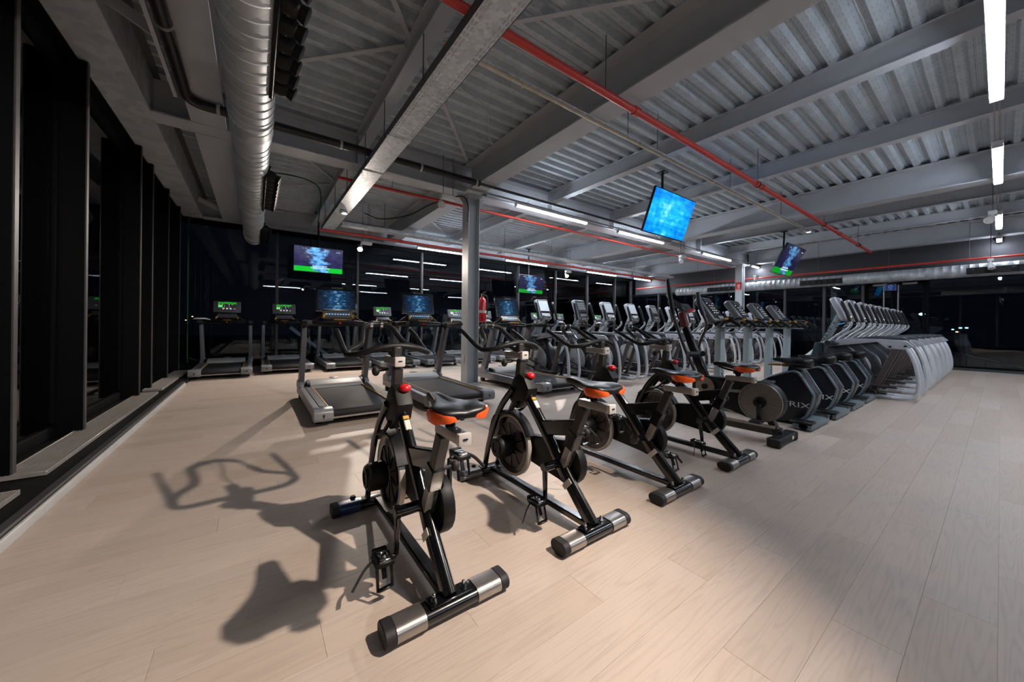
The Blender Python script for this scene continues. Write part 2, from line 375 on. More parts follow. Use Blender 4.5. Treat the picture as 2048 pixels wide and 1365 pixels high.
cells.sort()
def plank_geo(mb, a, b, y0, y1):
    g_, c_ = .0003, .0007
    v = [(a + g_, y0 + g_), (b - g_, y0 + g_), (b - g_, y1 - g_), (a + g_, y1 - g_)]
    w_ = [(a + g_ + c_, y0 + g_ + c_), (b - g_ - c_, y0 + g_ + c_), (b - g_ - c_, y1 - g_ - c_), (a + g_ + c_, y1 - g_ - c_)]
    mb._hull([(*p, -.005) for p in v] + [(*p, -.0005) for p in v] + [(*p, 0) for p in w_],
             [(0, 1, 5, 4), (1, 2, 6, 5), (2, 3, 7, 6), (3, 0, 4, 7), (4, 5, 9, 8), (5, 6, 10, 9), (6, 7, 11, 10), (7, 4, 8, 11), (8, 9, 10, 11)])
_pk = {}
for i, (nv, d, a, b, y0, y1) in enumerate(cells):
    if i < 299:
        k = (round(b - a, 3), round(y1 - y0, 3))
        if k not in _pk:
            mb = MB(); plank_geo(mb, 0, b - a, 0, y1 - y0); _pk[k] = mb.mesh('plank', M['floor'], ang=5)
        put('plank', _pk[k], fl, loc=(a, y0, 0))
mb = MB()
for nv, d, a, b, y0, y1 in cells[299:]: plank_geo(mb, a, b, y0, y1)
o = mb.build('planks', M['floor'], fl, ang=5); o['kind'] = 'stuff'

# ------------------------------------------------------------------ ceiling: slab, ribbed deck sheets, beams
ceil = struct(MB().box(((XW + XL) / 2, (YB - 6.5) / 2, 4.172), (XW - XL + .6, YB + 7.1, .2)).build('ceiling', M['roof']))
PIT = .205
prof = []
for k in range(5):
    y = k * PIT; prof += [(y, 4.064), (y + .036, 4.064), (y + .041, 4.054), (y + .047, 4.054), (y + .052, 4.064), (y + .09, 4.064), (y + .117, 4.0), (y + .178, 4.0)]
prof.append((5 * PIT, 4.064))
poly = prof + [(y, z + .003) for y, z in reversed(prof)]
sheet = MB().prism([(y, z - 4.0) for y, z in poly], -1.05, XW - .02).mesh('deck_sheet', M['deck'], ang=20)
for k in range(-6, 11): put('deck_sheet', sheet, ceil, loc=(0, k * 5 * PIT - .07, 4.0))

def ibeam(name, x, y0, y1, zb, zt, wf, tf, tw, mat):
    h = [(x - wf / 2, zb), (x + wf / 2, zb), (x + wf / 2, zb + tf), (x + tw / 2, zb + tf), (x + tw / 2, zt - tf), (x + wf / 2, zt - tf),
         (x + wf / 2, zt), (x - wf / 2, zt), (x - wf / 2, zt - tf), (x - tw / 2, zt - tf), (x - tw / 2, zb + tf), (x - wf / 2, zb + tf)]
    return struct(MB().prism(h, y0, y1, 'y').build(name, mat, None, .003))
def ibeam_x(name, y, x0, x1, zb, zt, wf, tf, tw, mat):
    h = [(y - wf / 2, zb), (y + wf / 2, zb), (y + wf / 2, zb + tf), (y + tw / 2, zb + tf), (y + tw / 2, zt - tf), (y + wf / 2, zt - tf),
         (y + wf / 2, zt), (y - wf / 2, zt), (y - wf / 2, zt - tf), (y - tw / 2, zt - tf), (y - tw / 2, zb + tf), (y - wf / 2, zb + tf)]
    return struct(MB().prism(h, x0, x1, 'x').build(name, mat, None, .003))
YT = 5.89                                                # column line
for x in (3.21, 9.62, 15.4): 
    ibeam('ceiling_beam', x, -6.3, YT - .16, 3.52, 4.0, .31, .022, .014, M['beam'])
    ibeam('ceiling_beam', x, YT + .16, 10.9, 3.52, 4.0, .31, .022, .014, M['beam'])
for x in (1.29, 5.17, 7.30, 11.75, 13.75):
    ibeam('ceiling_beam', x, -6.3, YT - .16, 3.75, 4.0, .15, .012, .008, M['beam'])
    ibeam('ceiling_beam', x, YT + .16, 10.9, 3.75, 4.0, .15, .012, .008, M['beam'])
ibeam('ceiling_beam', -.475, -6.3, YT - .16, 3.52, 4.0, .34, .02, .014, M['beam']); ibeam('ceiling_beam', -.475, YT + .16, 10.9, 3.52, 4.0, .34, .02, .014, M['beam'])
tb = ibeam_x('ceiling_beam', YT, -1.0, XW, 3.52, 4.0, .30, .022, .014, M['beam'])
for x in (-.3, 1.25, 2.9, 3.55, 5.2, 7.3, 9.4, 9.9, 11.7): MB().box((x, YT - .08, 3.76), (.012, .13, .43)).build('stiffener', M['beam'], tb)
MB().prism([(2.98, 3.52), (3.58, 3.52), (3.44, 3.36), (3.12, 3.36)], YT - .006, YT + .006, 'y').build('haunch', M['beam'], tb)
ibeam_x('ceiling_beam', 11.0, -1.0, XW, 3.55, 4.0, .26, .02, .014, M['beam'])
def column(x, y):
    wf, d, tf = .24, .24, .014
    h = []
    c = struct(MB().box((x - d / 2 + tf / 2, y, 1.76), (tf, wf, 3.52)).box((x + d / 2 - tf / 2, y, 1.76), (tf, wf, 3.52)).box((x, y, 1.76), (d - 2 * tf, .01, 3.52)).build('column', M['column'], None, .002))
    MB().box((x, y, .012), (.34, .34, .024)).build('base_plate', M['column'], c, .002)
    MB().box((x, y, 3.50), (.30, .30, .03)).build('cap_plate', M['column'], c, .002)
    return c
c1 = column(3.29, YT); c2 = column(15.05, YT)
tag(MB().box((3.166, YT + .02, .46), (.006, .06, .13)).build('socket_plate', M['paper'], None, .002), 'small pale plate fixed low on the side of the near steel column', 'socket')
# diagonal flat bracing under the deck
br = [((.29, 4.58), (1.22, 3.60)), ((.80, 2.95), (1.22, 3.48)), ((1.36, 3.37), (2.98, 1.55)), ((1.45, 3.65), (2.95, 5.45)), ((.19, 6.34), (1.22, 7.8)),
      ((-.28, 9.4), (1.22, 8.1)), ((3.1, 6.1), (1.4, 7.9)), ((5.1, 6.2), (3.4, 8.4)), ((5.25, 8.3), (7.2, 6.2)), ((3.4, 8.6), (5.0, 10.5))]
for a, b in br:
    o = MB().bar((*a, 3.955), (*b, 3.955), .05, .008).build('bracing_bar', M['beam'])
    struct(o)
# left soffit: galvanised lintel with black head panel behind it
struct(MB().box((-1.17, 2.3, 3.76), (.35, 17.3, .48)).build('lintel', M['galvdark'], None, .004))
struct(MB().box((-1.03, 2.3, 3.985), (.2, 17.3, .02)).build('trim_1', M['beamdark']))
for y in (4.25, 10.0): struct(MB().bar((-1.0, y, 3.72), (-.62, y + .05, 3.56), .1, .02, (0, 1, 0)).build('bracket', M['beam'], None, .002))

# ------------------------------------------------------------------ left wall: fins, ledge, glass
wl = struct(MB().box((-1.40, 2.3, 3.76), (.1, 17.3, .5)).build('wall_left', M['frame']))
FY = [-4.9, -3.65, -2.4, -1.15, .1, 1.35, 2.55, 3.78, 4.99, 6.92, 7.62, 8.85, 10.05]
for y in FY:
    f = MB().box((-1.385, y + .03, 1.76), (.20, .06, 3.5)).build('fin', M['frame'], wl, .003)
    MB().box((-1.282, y + .03, 1.80), (.012, .052, 3.42)).build('fin_edge', M['framelight'], f, .002)
win = 1
YE = [-6.4] + FY + [YB - .05]
for a, b in zip(YE, YE[1:]):
    wn = struct(MB().box((XL, (a + b) / 2, .12), (.07, b - a - .06, .09)).box((XL, (a + b) / 2, 3.44), (.07, b - a - .06, .14)).build('window_%d' % win, M['frame'], None, .003)); win += 1
    MB().box((XL, a + .10, 1.78), (.06, .05, 3.2)).box((XL, b - .025, 1.78), (.06, .05, 3.2)).build('window_frame', M['frame'], wn, .003)
    MB().box((XL, (a + b) / 2 + .03, 1.78), (.012, b - a - .14, 3.2)).build('pane', M['glass'], wn)
ld = struct(MB().box(((XK + XL) / 2 - .03, 2.3, .03), (XL * -1 + XK + .04, 17.3, .06)).build('trim_2', M['ledge'], None, .004))
struct(MB().prism([(XK + .012, 0), (XK - .02, 0), (XK - .02, .05), (XK + .0, .05), (XK + .008, .038)], -6.3, 8.3, 'y').build('baseboard_left', M['kerb'], None, .002))
struct(MB().box((XK - .03, 1.0, .068), (.05, 14.6, .018)).build('trim_3', M['framelight'], None, .004))
for y0, y1 in ((.6, 3.42), (3.76, 7.15), (7.42, 10.0)):
    gr = struct(MB().box((-1.335, (y0 + y1) / 2, .078), (.012, y1 - y0, .03)).box((-1.128, (y0 + y1) / 2, .078), (.012, y1 - y0, .03)).box((-1.23, y0, .078), (.21, .012, .03)).box((-1.23, y1, .078), (.21, .012, .03)).build('floor_grille', M['slat'], ld, .002))
    sl = MB().box((0, 0, 0), (.0055, y1 - y0 - .02, .022)).mesh('grille_slat', M['slat'])
    for k in range(11): put('grille_slat', sl, gr, loc=(-1.317 + k * .0175, (y0 + y1) / 2, .080))

# ------------------------------------------------------------------ back wall of glass
wb = struct(MB().box(((XW + XL) / 2, YB + .05, 3.80), (XW - XL, .12, .5)).build('wall_back', M['frame']))
MX = [XL] + [.49 + 1.985 * k for k in range(8)] + [XW]
for a, b in zip(MX, MX[1:]):
    wn = struct(MB().box(((a + b) / 2, YB, .05), (b - a, .09, .10)).box(((a + b) / 2, YB, 3.5), (b - a, .09, .12)).build('window_%d' % win, M['frame'], None, .003)); win += 1
    MB().box((b - .03, YB - .03, 1.78), (.06, .14, 3.36)).build('mullion', M['framelight'], wn, .003)
    MB().box(((a + b) / 2 - .03, YB, 1.78), (b - a - .06, .012, 3.4)).build('pane', M['glass'], wn)
# ------------------------------------------------------------------ right wall of glass with the door
wr = struct(MB().box((XW + .05, 2.3, 3.35), (.12, 17.3, 1.35)).build('wall_right', M['header']))
RY = [-6.2, -4.2, -2.4, -.65, 1.22, 2.55, 3.5, 4.6, 6.2, 7.9, 9.6, YB]
for a, b in zip(RY, RY[1:]):
    if abs(a - 1.22) < .01: continue
    wn = struct(MB().box((XW, (a + b) / 2, .06), (.09, b - a, .12)).box((XW, (a + b) / 2, 2.66), (.09, b - a, .1)).build('window_%d' % win, M['frame'], None, .003)); win += 1
    MB().box((XW - .03, a + .03, 1.36), (.14, .07, 2.6)).build('mullion', M['framelight'], wn, .003)
    MB().box((XW, (a + b) / 2 + .03, 1.36), (.012, b - a - .08, 2.56)).build('pane', M['glass'], wn)
dr = struct(MB().box((XW, 1.90, 2.62), (.10, 1.33, .16)).box((XW, 1.25, 1.3), (.1, .06, 2.6)).box((XW, 2.53, 1.3), (.1, .06, 2.6)).build('door_1', M['frame'], None, .003))
for y0, y1, hy in ((1.29, 1.88, 1.82), (1.92, 2.50, 2.12)):
    lf = MB().box((XW, y0 + .03, 1.28), (.05, .05, 2.5)).box((XW, y1 - .03, 1.28), (.05, .05, 2.5)).box((XW, (y0 + y1) / 2, .06), (.05, y1 - y0, .1)).box((XW, (y0 + y1) / 2, 2.5), (.05, y1 - y0, .08)).build('door_leaf', M['frame'], dr, .002)
    MB().box((XW, (y0 + y1) / 2, 1.28), (.012, y1 - y0 - .1, 2.36)).build('pane', M['glass'], lf)
    MB().cyl((XW - .07, hy, 1.0), (XW - .07, hy, 2.45), .016).cyl((XW - .07, hy, 1.2), (XW, hy, 1.2), .01).cyl((XW - .07, hy, 2.2), (XW, hy, 2.2), .01).build('door_handle', M['silver'], lf)
    MB().box((XW - .06, (y0 + y1) / 2, 2.47), (.07, .3, .06)).build('door_closer', M['silver'], lf, .006)
struct(MB().box((XW - .10, 2.3, .035), (.10, 17.3, .07)).build('baseboard_right', M['framelight'], None, .004))
struct(MB().box((XW - .22, 2.3, .004), (.14, 17.3, .010)).build('trim_4', M['kerb'], None, .002))
struct(MB().box(((XW + XL) / 2, -6.4, 2.0), (XW - XL, .12, 4.1)).build('wall_front', M['wallgrey']))
# night outside: ground, street lamps
struct(MB().box((20, 20, -4.3), (340, 340, .2)).build('ground', M['asphalt']))
# ------------------------------------------------------------------ ceiling services
def pipe(name, label, cat_, pts, r, mat, n=14, k=0, group=None):
    return tag(MB().tube(cat(pts, k) if k else pts, r, n).build(name, mat), label, cat_, group)
def rods(parent, pts, z1, r=.005, mat=None):
    for x, y, z in pts: MB().cyl((x, y, z), (x, y, z1), r, n=6).build('hanger_rod', mat or M['beamdark'], parent)
# sprinkler pipes
rp = pipe('sprinkler_pipe', 'thick red sprinkler pipe running over the spin bikes below the ribbed deck', 'pipe', [(.35, 2.32, 3.42), (15.0, 2.32, 3.42)], .035, M['red'])
for x in (3.3, 6.5, 6.75, 10.2, 11.5, 13.6): MB().cyl((x - .04, 2.32, 3.42), (x + .04, 2.32, 3.42), .045).build('coupling', M['red'], rp)
for x in (6.55, 10.2, 13.4): MB().ring((x, 2.32, 3.42), (1, 0, 0), .052, .037, .03, 16).build('pipe_clip', M['blackpipe'], rp)
rods(rp, [(6.55, 2.32, 3.45), (10.2, 2.32, 3.45), (13.4, 2.32, 3.45), (2.8, 2.32, 3.45)], 4.0)
rp2 = pipe('sprinkler_pipe', 'thin red sprinkler pipe passing behind the near steel column', 'pipe', [(1.05, 6.2, 3.43), (15.0, 6.2, 3.43)], .025, M['red'])
for x in (5.9, 6.2, 9.2, 12.0): MB().cyl((x - .03, 6.2, 3.43), (x + .03, 6.2, 3.43), .033).build('coupling', M['red'], rp2)
rods(rp2, [(6.0, 6.2, 3.44), (9.0, 6.2, 3.44), (12.0, 6.2, 3.44), (1.9, 6.2, 3.44)], 4.0)
rp3 = pipe('sprinkler_pipe', 'red sprinkler pipe along the dark back glass above the far treadmills', 'pipe', [(1.15, 9.0, 3.22), (15.2, 9.0, 3.22)], .03, M['red'])
for x in (3.0, 6.1, 9.2, 12.2): MB().cyl((x - .04, 9.0, 3.22), (x + .04, 9.0, 3.22), .04).build('coupling', M['red'], rp3)
rods(rp3, [(2.2, 9.0, 3.24), (6.2, 9.0, 3.24), (10.2, 9.0, 3.24)], 4.0)
rp4 = pipe('sprinkler_pipe', 'red sprinkler pipe above the spiral duct on the door wall', 'pipe', [(15.25, 10.6, 2.97), (15.25, -5.5, 2.97)], .028, M['red'])
rods(rp4, [(15.25, 7.6, 2.99), (15.25, 3.6, 2.99), (15.25, .5, 2.99), (15.25, -3, 2.99)], 4.0)
# thin pale conduit with sensor at its end
cd = pipe('conduit', 'thin cream conduit hanging beside the thick red pipe', 'conduit', [(1.25, 2.75, 3.45), (10.65, 2.75, 3.45)], .017, M['conduit'], 8)
for x in (2.1, 4.0, 6.0, 8.1): MB().box((x, 2.75, 3.455), (.02, .05, .045)).build('pipe_clip', M['conduit'], cd)
rods(cd, [(3.75, 2.75, 3.46), (4.4, 2.75, 3.46), (6.6, 2.75, 3.46), (9.0, 2.75, 3.46)], 4.0)
MB().bar((1.25, 2.75, 3.475), (10.6, 2.75, 3.475), .045, .012).build('strut', M['galv'], cd)
def sensor(name, label, loc, tilt=0):
    t = thing(name, label, 'sensor', loc)
    MB().box((0, 0, -.03), (.13, .13, .06)).build('body', M['cap'], t, .02, 2)
    MB().sph((.01, -.03, -.058), (.05, .05, .02)).build('lens', M['sensorlens'], t)
    return t
sensor('motion_sensor', 'white square sensor at the end of the cream conduit by the red pipe', (10.7, 2.75, 3.47))
sensor('motion_sensor', 'white square sensor under the galvanised cable tray near the far end', (1.37, 7.5, 3.292))
# galvanised cable trays
ct = thing('cable_tray', 'wide galvanised cable tray with covered bottom crossing the near ceiling', 'cable tray')
for a, b in ((-2.0, 1.0), (1.0, 4.19), (4.2, 5.35), (5.36, 9.35)):
    MB().box((1.365, (a + b) / 2, 3.303), (.27, b - a - .006, .006)).build('tray_bottom', M['galv'], ct)
MB().box((1.232, 3.68, 3.34), (.006, 11.34, .08)).box((1.498, 3.68, 3.34), (.006, 11.34, .08)).build('tray_side', M['beamdark'], ct)
for y in (4.2, 5.36): MB().box((1.365, y, 3.298), (.285, .035, .008)).build('joint_strip', M['galv'], ct, .002)
dash = MB()
for k in range(95):
    for x in (1.255, 1.285, 1.445, 1.475): dash.box((x, -1.9 + k * .064, 3.2995), (.012, .034, .003))
d = dash.build('pressed_dashes', M['galvdark'], ct); d['kind'] = 'stuff'
rods(ct, [(1.22, y, 3.32) for y in (3.1, 4.3, 5.2, 6.4, 7.5, 8.7)] + [(1.51, y, 3.32) for y in (2.6, 4.0, 5.4, 6.8, 8.2)], 3.76, .006)
ct2 = thing('cable_tray', 'narrow galvanised cable tray along the back glass over the red pipe', 'cable tray')
MB().box((8.35, 8.70, 3.303), (13.6, .20, .006)).build('tray_bottom', M['galv'], ct2)
MB().box((8.35, 8.60, 3.34), (13.6, .006, .08)).box((8.35, 8.80, 3.34), (13.6, .006, .08)).build('tray_side', M['galv'], ct2)
rods(ct2, [(x, 8.7, 3.32) for x in (2.5, 4.8, 6.0, 7.9, 10, 12.4)], 4.0, .006)
# black drain pipe with its elbow
dp = pipe('drain_pipe', 'black drain pipe turning a corner beside the spiral duct', 'pipe',
          [(-.605, -3, 3.468), (-.605, 4.97, 3.468)] + [(-.605 + .16 * (1 - math.cos(a)), 4.97 + .16 * math.sin(a), 3.468) for a in (.4, .8, 1.2, PI / 2)] + [(3.02, 5.13, 3.468)], .05, M['blackpipe'])
pipe('drain_pipe', 'thinner dark pipe above the column beam lights turning up at its end', 'pipe', [(3.02, 5.13, 3.468), (9.15, 5.13, 3.468), (9.24, 5.13, 3.485), (9.29, 5.13, 3.54), (9.3, 5.13, 3.95)], .024, M['pipegrey'])
for y in (1.6, 2.6, 3.9): MB().ring((-.605, y, 3.468), (0, 1, 0), .058, .048, .03, 20).build('pipe_clip', M['silver'], dp)
for x in (-.35, .9, 2.0, 2.95): MB().ring((x, 5.13, 3.468), (1, 0, 0), .058, .048, .03, 20).build('pipe_clip', M['beam'], dp)
MB().bar((-.695, -3, 3.475), (-.695, 5.1, 3.475), .03, .03).build('support_channel', M['beam'], dp)
# light trunking under the column beam
def lamp_row(y, z, xs, labels, light_rows, group, rail=True):
    for (a, b), lb in zip(xs, labels):
        t = thing('tube_light', lb, 'ceiling light', ((a + b) / 2, y, z), group=group)
        L = b - a
        MB().box((0, 0, .033), (L, .092, .054)).build('housing', M['white'], t, .006)
        MB().prism([(-.043, .004), (-.036, -.010), (.036, -.010), (.043, .004)], -L / 2 + .01, L / 2 - .01).build('diffuser', M['tubefloor' if abs(y) < 1 or y < 0 else 'tube'], t)
        for s in (-1, 1): MB().box((s * (L / 2 - .003), 0, .005), (.012, .088, .07)).build('end_cap', M['white'], t, .004)
        for s in (-.35, .35): MB().cyl((s * L, 0, .05), (s * L, 0, 3.56 - z if z < 3.5 else .1), .005, n=6).build('hanger_rod', M['beamdark'], t)
LX = [(4.05, 6.02), (7.15, 9.1), (11.3, 13.25)]
lamp_row(5.50, 3.42, LX + [(15.0, 15.65)], ['first lit tube light to the right of the near steel column', 'second lit tube light on the column beam, under the blue television',
         'third lit tube light on the column beam, short of the far column', 'short lit tube light just past the far column'], None, 'tube lights on the column beam')
lamp_row(.04, 3.42, [(4.05, 5.98), (7.5, 9.4), (11.9, 13.6), (15.0, 15.6)], ['largest lit tube light at the upper edge over the open floor',
         'second largest lit tube light over the open floor', 'small lit tube light beside the twin spot heads', 'smallest lit tube light near the glass door wall'], None, 'tube lights over the open floor')
lamp_row(10.1, 3.36, [(3.85, 5.85), (7.0, 8.9), (11.1, 13.0), (14.3, 15.6)], ['lit tube light by the back glass, cut by the near steel column', 'lit tube light by the back glass, second from the near column',
         'lit tube light by the back glass, third from the near column', 'lit tube light by the back glass in the far corner'], None, 'tube lights by the back glass')
lamp_row(-4.6, 3.42, [(.4, 2.4), (3.2, 5.1), (6.0, 8.0), (9.5, 11.5), (13, 15)], ['%s tube light of the row behind the viewer, from the window wall' % q for q in ('first', 'second', 'third', 'fourth', 'fifth')], None, 'tube lights behind the viewer')  # row added out of view as fill for the ceiling and machines
for i, (y, z, x0, x1) in enumerate(((5.50, 3.503, 2.6, 15.6), (.04, 3.503, 1.8, 15.6), (10.1, 3.445, 1.6, 15.6))):
    o = MB().bar((x0, y - .018, z), (x1, y - .018, z), .012, .02).bar((x0, y + .018, z), (x1, y + .018, z), .012, .02).build('light_rail', M['silver'])
    tag(o, ['twin metal rail carrying the tube lights of the column beam', 'twin metal rail carrying the tube lights over the open floor', 'twin metal rail carrying the tube lights by the back glass'][i], 'rail')
# spot heads
def spot_head(label, loc, aim, lit=False, top=4.055):
    t = thing('spotlight', label, 'spotlight', loc, group='spot heads on the ceiling services')
    MB().box((.05, 0, .03), (.26, .10, .075)).build('ballast_box', M['white'], t, .01)
    for x in (-.04, .14): MB().cyl((x, 0, .06), (x, 0, top - loc[2]), .005, n=6).build('hanger_rod', M['beamdark'], t)
    d = (Vector(aim) - Vector(loc)).normalized(); p0 = Vector((-.08, 0, -.06))
    MB().cyl((-.08, 0, .0), p0, .018).build('arm', M['white'], t)
    e = p0 + d * .15
    MB().tube([p0 - d * .03, p0 + d * .02, p0 + d * .07, e], [.022, .04, .045, .062], 16).build('lamp_head', M['white'], t)
    MB().cyl(e + d * .001, e + d * .006, .054).build('lens', M['lens'] if lit else M['lensoff'], t)
    return Vector(loc) + e + d * .03
def lit_spot(name, label, loc, aim, power, cone, blend):
    p = spot_head(label, loc, aim, True); spot_lamp(name, p, aim, power, cone, (1, .87, .76), blend, .035)
lit_spot('spot_main', 'lit spot head above the spin bikes, out of the frame', (2.28, -.12, 3.12), (-.8, 2.5, 0), SPOT_MAIN, 94, .65)
lit_spot('spot_back', 'glowing spot head beside the wall television and red pipe', (2.18, 9.3, 3.08), (.9, 6.0, 0), SPOT_BACK, 112, .5)
lit_spot('spot_back', 'glowing spot head over the far ellipticals by the back glass', (9.2, 9.3, 3.06), (8.2, 6.0, 0), SPOT_BACK, 112, .5)
spot_head('grey spot head beside the top of the near steel column', (2.62, 5.6, 3.26), (2.2, 4.4, 2.2))
spot_head('pale spot head hanging from the column beam in mid room', (9.9, 5.4, 3.10), (9.0, 4.4, 2.2))
spot_head('twin box spot head beside a tube light over the open floor', (10.6, .10, 3.16), (9.6, .4, 2.6))
spot_head('pale spot head under the last tube light over the open floor', (14.6, .16, 2.80), (14.2, .05, 2.0))
spot_head('pale spot head below the tube light past the far column', (14.3, 5.1, 2.90), (13.6, 4.6, 2.2))
# spiral duct over the left side, with black nozzle diffusers
du = thing('spiral_duct', 'large spiral steel duct along the window wall with round closed end', 'duct')
DX, DZ, DR = -.05, 3.22, .185
def duct_body(y0, y1, r, step):
    pts = []; rad = []; y = y0
    while y < y1 - .001:
        for q, dr in ((0, 0), (step - .012, 0), (step - .009, .006), (step - .003, .006)): pts.append((DX, y + q, DZ)); rad.append(r + dr)
        y += step
    pts.append((DX, y1, DZ)); rad.append(r); return pts, rad
for y0, y1, r, st in ((-3, 4.6, DR, .15), (4.9, 10.9, DR - .006, .15)):
    p_, r_ = duct_body(y0, y1, r, st); MB().tube(p_, r_, 32).build('duct_section', M['duct'], du, ang=60)
MB().tube([(DX, 4.58, DZ), (DX, 4.6, DZ), (DX, 4.74, DZ), (DX, 4.76, DZ), (DX, 4.78, DZ), (DX, 4.92, DZ)], [DR + .004, DR + .008, DR + .008, DR + .014, DR + .008, DR + .006], 32).build('duct_collar', M['duct'], du, ang=60)
MB().tube([(DX, 10.88, DZ), (DX, 10.93, DZ), (DX, 10.96, DZ)], [DR, DR - .01, DR - .06], 32).build('end_disc', M['duct'], du, ang=60)
for y in (1.0, 4.45, 7.9, 10.4): MB().ring((DX, y, DZ), (0, 1, 0), DR + .012, DR - .01, .03, 32).cyl((DX - DR, y, DZ), (DX - DR, y, 3.98), .005, n=6).build('duct_strap', M['galv'], du)
nz = MB().tube([(0, 0, 0), (.05, 0, -.015), (.085, 0, -.03), (.13, 0, -.045), (.135, 0, -.047)], [.075, .072, .05, .062, .05], 14).mesh('nozzle', M['matte'])
for y0, y1 in ((2.0, 3.78), (5.9, 7.65), (9.3, 10.85)):
    pl = MB().box((DX + DR * .93, (y0 + y1) / 2, DZ - .055), (.03, y1 - y0, .20), Matrix.Rotation(.3, 3, 'Y')).build('diffuser_panel', M['matte'], du, .004)
    for k in range(9): put('nozzle', nz, pl, loc=(DX + DR * .93 + .012, y0 + .1 + k * (y1 - y0 - .2) / 8, DZ - .06))
# spiral duct on the door wall
d2 = thing('spiral_duct', 'spiral steel duct high along the glass door wall', 'duct')
p_ = []; r_ = []
y = -5.5
while y < 8.6:
    for q, dr in ((0, 0), (.14, 0), (.143, .005), (.147, .005)): p_.append((15.42, y + q, 2.69)); r_.append(.17 + dr)
    y += .15
MB().tube(p_, r_, 24).build('duct_section', M['duct'], d2, ang=60)
for y0, y1 in ((5.9, 7.2), (3.0, 4.1), (-1.6, .55), (-4.6, -3)):
    pl = MB().box((15.26, (y0 + y1) / 2, 2.66), (.04, y1 - y0, .17)).build('diffuser_panel', M['matte'], d2, .004)
    for k in range(7):
        MB().tube([(15.245, y0 + .1 + k * (y1 - y0 - .2) / 6, 2.66), (15.20, y0 + .1 + k * (y1 - y0 - .2) / 6, 2.65)], [.055, .045], 10).build('nozzle', M['rubber'], pl)
rods(d2, [(15.42, y, 2.83) for y in (7, 4.5, 2, -1)], 4.0)
# thin cables
pipe('ceiling_cable', 'thin grey cable sagging under the deck beside the tray', 'cable', [(1.55, 3.6, 3.97), (1.9, 3.75, 3.90), (2.4, 3.95, 3.92), (2.75, 4.4, 3.82), (2.95, 4.6, 3.9)], .008, M['beam'], 6, 5)
pipe('column_cable', 'black cable looping from the near column head to the deck behind', 'cable', [(3.17, 5.78, 3.0), (3.15, 5.77, 3.32), (3.0, 5.80, 3.45), (2.7, 6.4, 3.40), (2.55, 7.2, 3.36), (2.2, 7.9, 3.38), (1.9, 8.1, 3.5)], .012, M['blackpipe'], 6, 5)
pipe('corner_cable', 'green cable running down the dark corner behind the first far treadmill', 'cable', [(-.75, 11.05, 3.62), (-1.05, 11.08, 3.58), (-1.24, 11.10, 3.50), (-1.27, 11.10, 3.3), (-1.27, 11.10, .42), (-1.24, 11.08, .28), (-1.1, 11.05, .2)], .014, M['green'], 6, 5)
pipe('deck_cable', 'green cable hung in a slack bow under the deck right of the duct', 'cable', [(.2, 8.1, 3.94), (.5, 7.9, 3.90), (.8, 7.8, 3.84), (1.0, 8.0, 3.82), (1.1, 8.4, 3.72), (1.12, 8.8, 3.5), (1.12, 9.0, 3.3)], .012, M['green'], 6, 5)
# televisions
def television(label, c, W, tilt, scr, pole_to, frame_m='consoleblack', text=False):
    t = thing('television', label, 'television', c, group='ceiling televisions'); H_ = W * 9 / 16; R = Rx(-tilt)
    bz = MB().box((0, 0, 0), (W + .03, .045, H_ + .035)).build('bezel', M[frame_m], t, .005); bz.rotation_euler = (tilt * 1.0, 0, 0)
    sc = MB().box((0, -.0245, 0), (W, .006, H_)).build('screen', M[scr], t); sc.rotation_euler = (tilt, 0, 0)
    bk = MB().box((0, .05, 0), (W * .5, .07, H_ * .6)).build('back_cover', M['matte'], t, .02); bk.rotation_euler = (tilt, 0, 0)
    q = Vector((0, .10, 0)); top = Vector(pole_to) - Vector(c)
    MB().bar((0, .05, 0), (0, top.y, .02), .12, .05).build('bracket', M['matte'], t)
    MB().cyl((0, top.y, -.03), (top.x, top.y, top.z), .022).build('pole', M['matte'], t)
    MB().box((top.x, top.y, top.z - .006), (.16, .16, .012)).build('ceiling_plate', M['matte'], t, .002)
    if text:
        Rm = Rx(tilt).to_4x4()
        for i, (s, px_, pz_, sz, mt) in enumerate((('0 - 0', -W * .30, H_ * .42, .045, 'scoreblue'), ('EN VIVO', W * .40, H_ * .38, .022, 'subtitle'),
                 ('La selección española', .02, -H_ * .25, .035, 'subtitle'), ('no ha jugado ningún partido', .03, -H_ * .33, .035, 'subtitle'))):
            Mt = Rm @ frame((px_, -.0285, pz_), (1, 0, 0), (0, 0, 1)); lettering(s, sz * W, M[mt], t, Mt, .0004, name='caption')
    return t
def tvc(x, topy, topz, W, tilt): h = W * 9 / 32; return (x, topy + math.sin(tilt) * h, topz - math.cos(tilt) * h)
television('large television with glowing blue picture tilted over the spin bikes', tvc(6.14, 3.46, 3.49, 1.3, .35), 1.3, .35, 'tvblue', (6.14, 3.73, 3.99))
television('dim television with green band hanging near the far column', tvc(11.63, 3.2, 3.27, 1.36, .5), 1.36, .5, 'tvmatchdim', (11.72, 3.5, 3.76), text=True)
television('bright match television with green band over the far treadmills by the duct', tvc(1.32, 10.3, 3.04, 1.1, .08), 1.1, .08, 'tvmatch', (1.32, 10.45, 3.98), text=True)
television('dim match television behind the first elliptical console', tvc(8.35, 10.3, 2.96, 1.14, .12), 1.14, .12, 'tvmatchdim', (8.35, 10.48, 3.98), text=True)
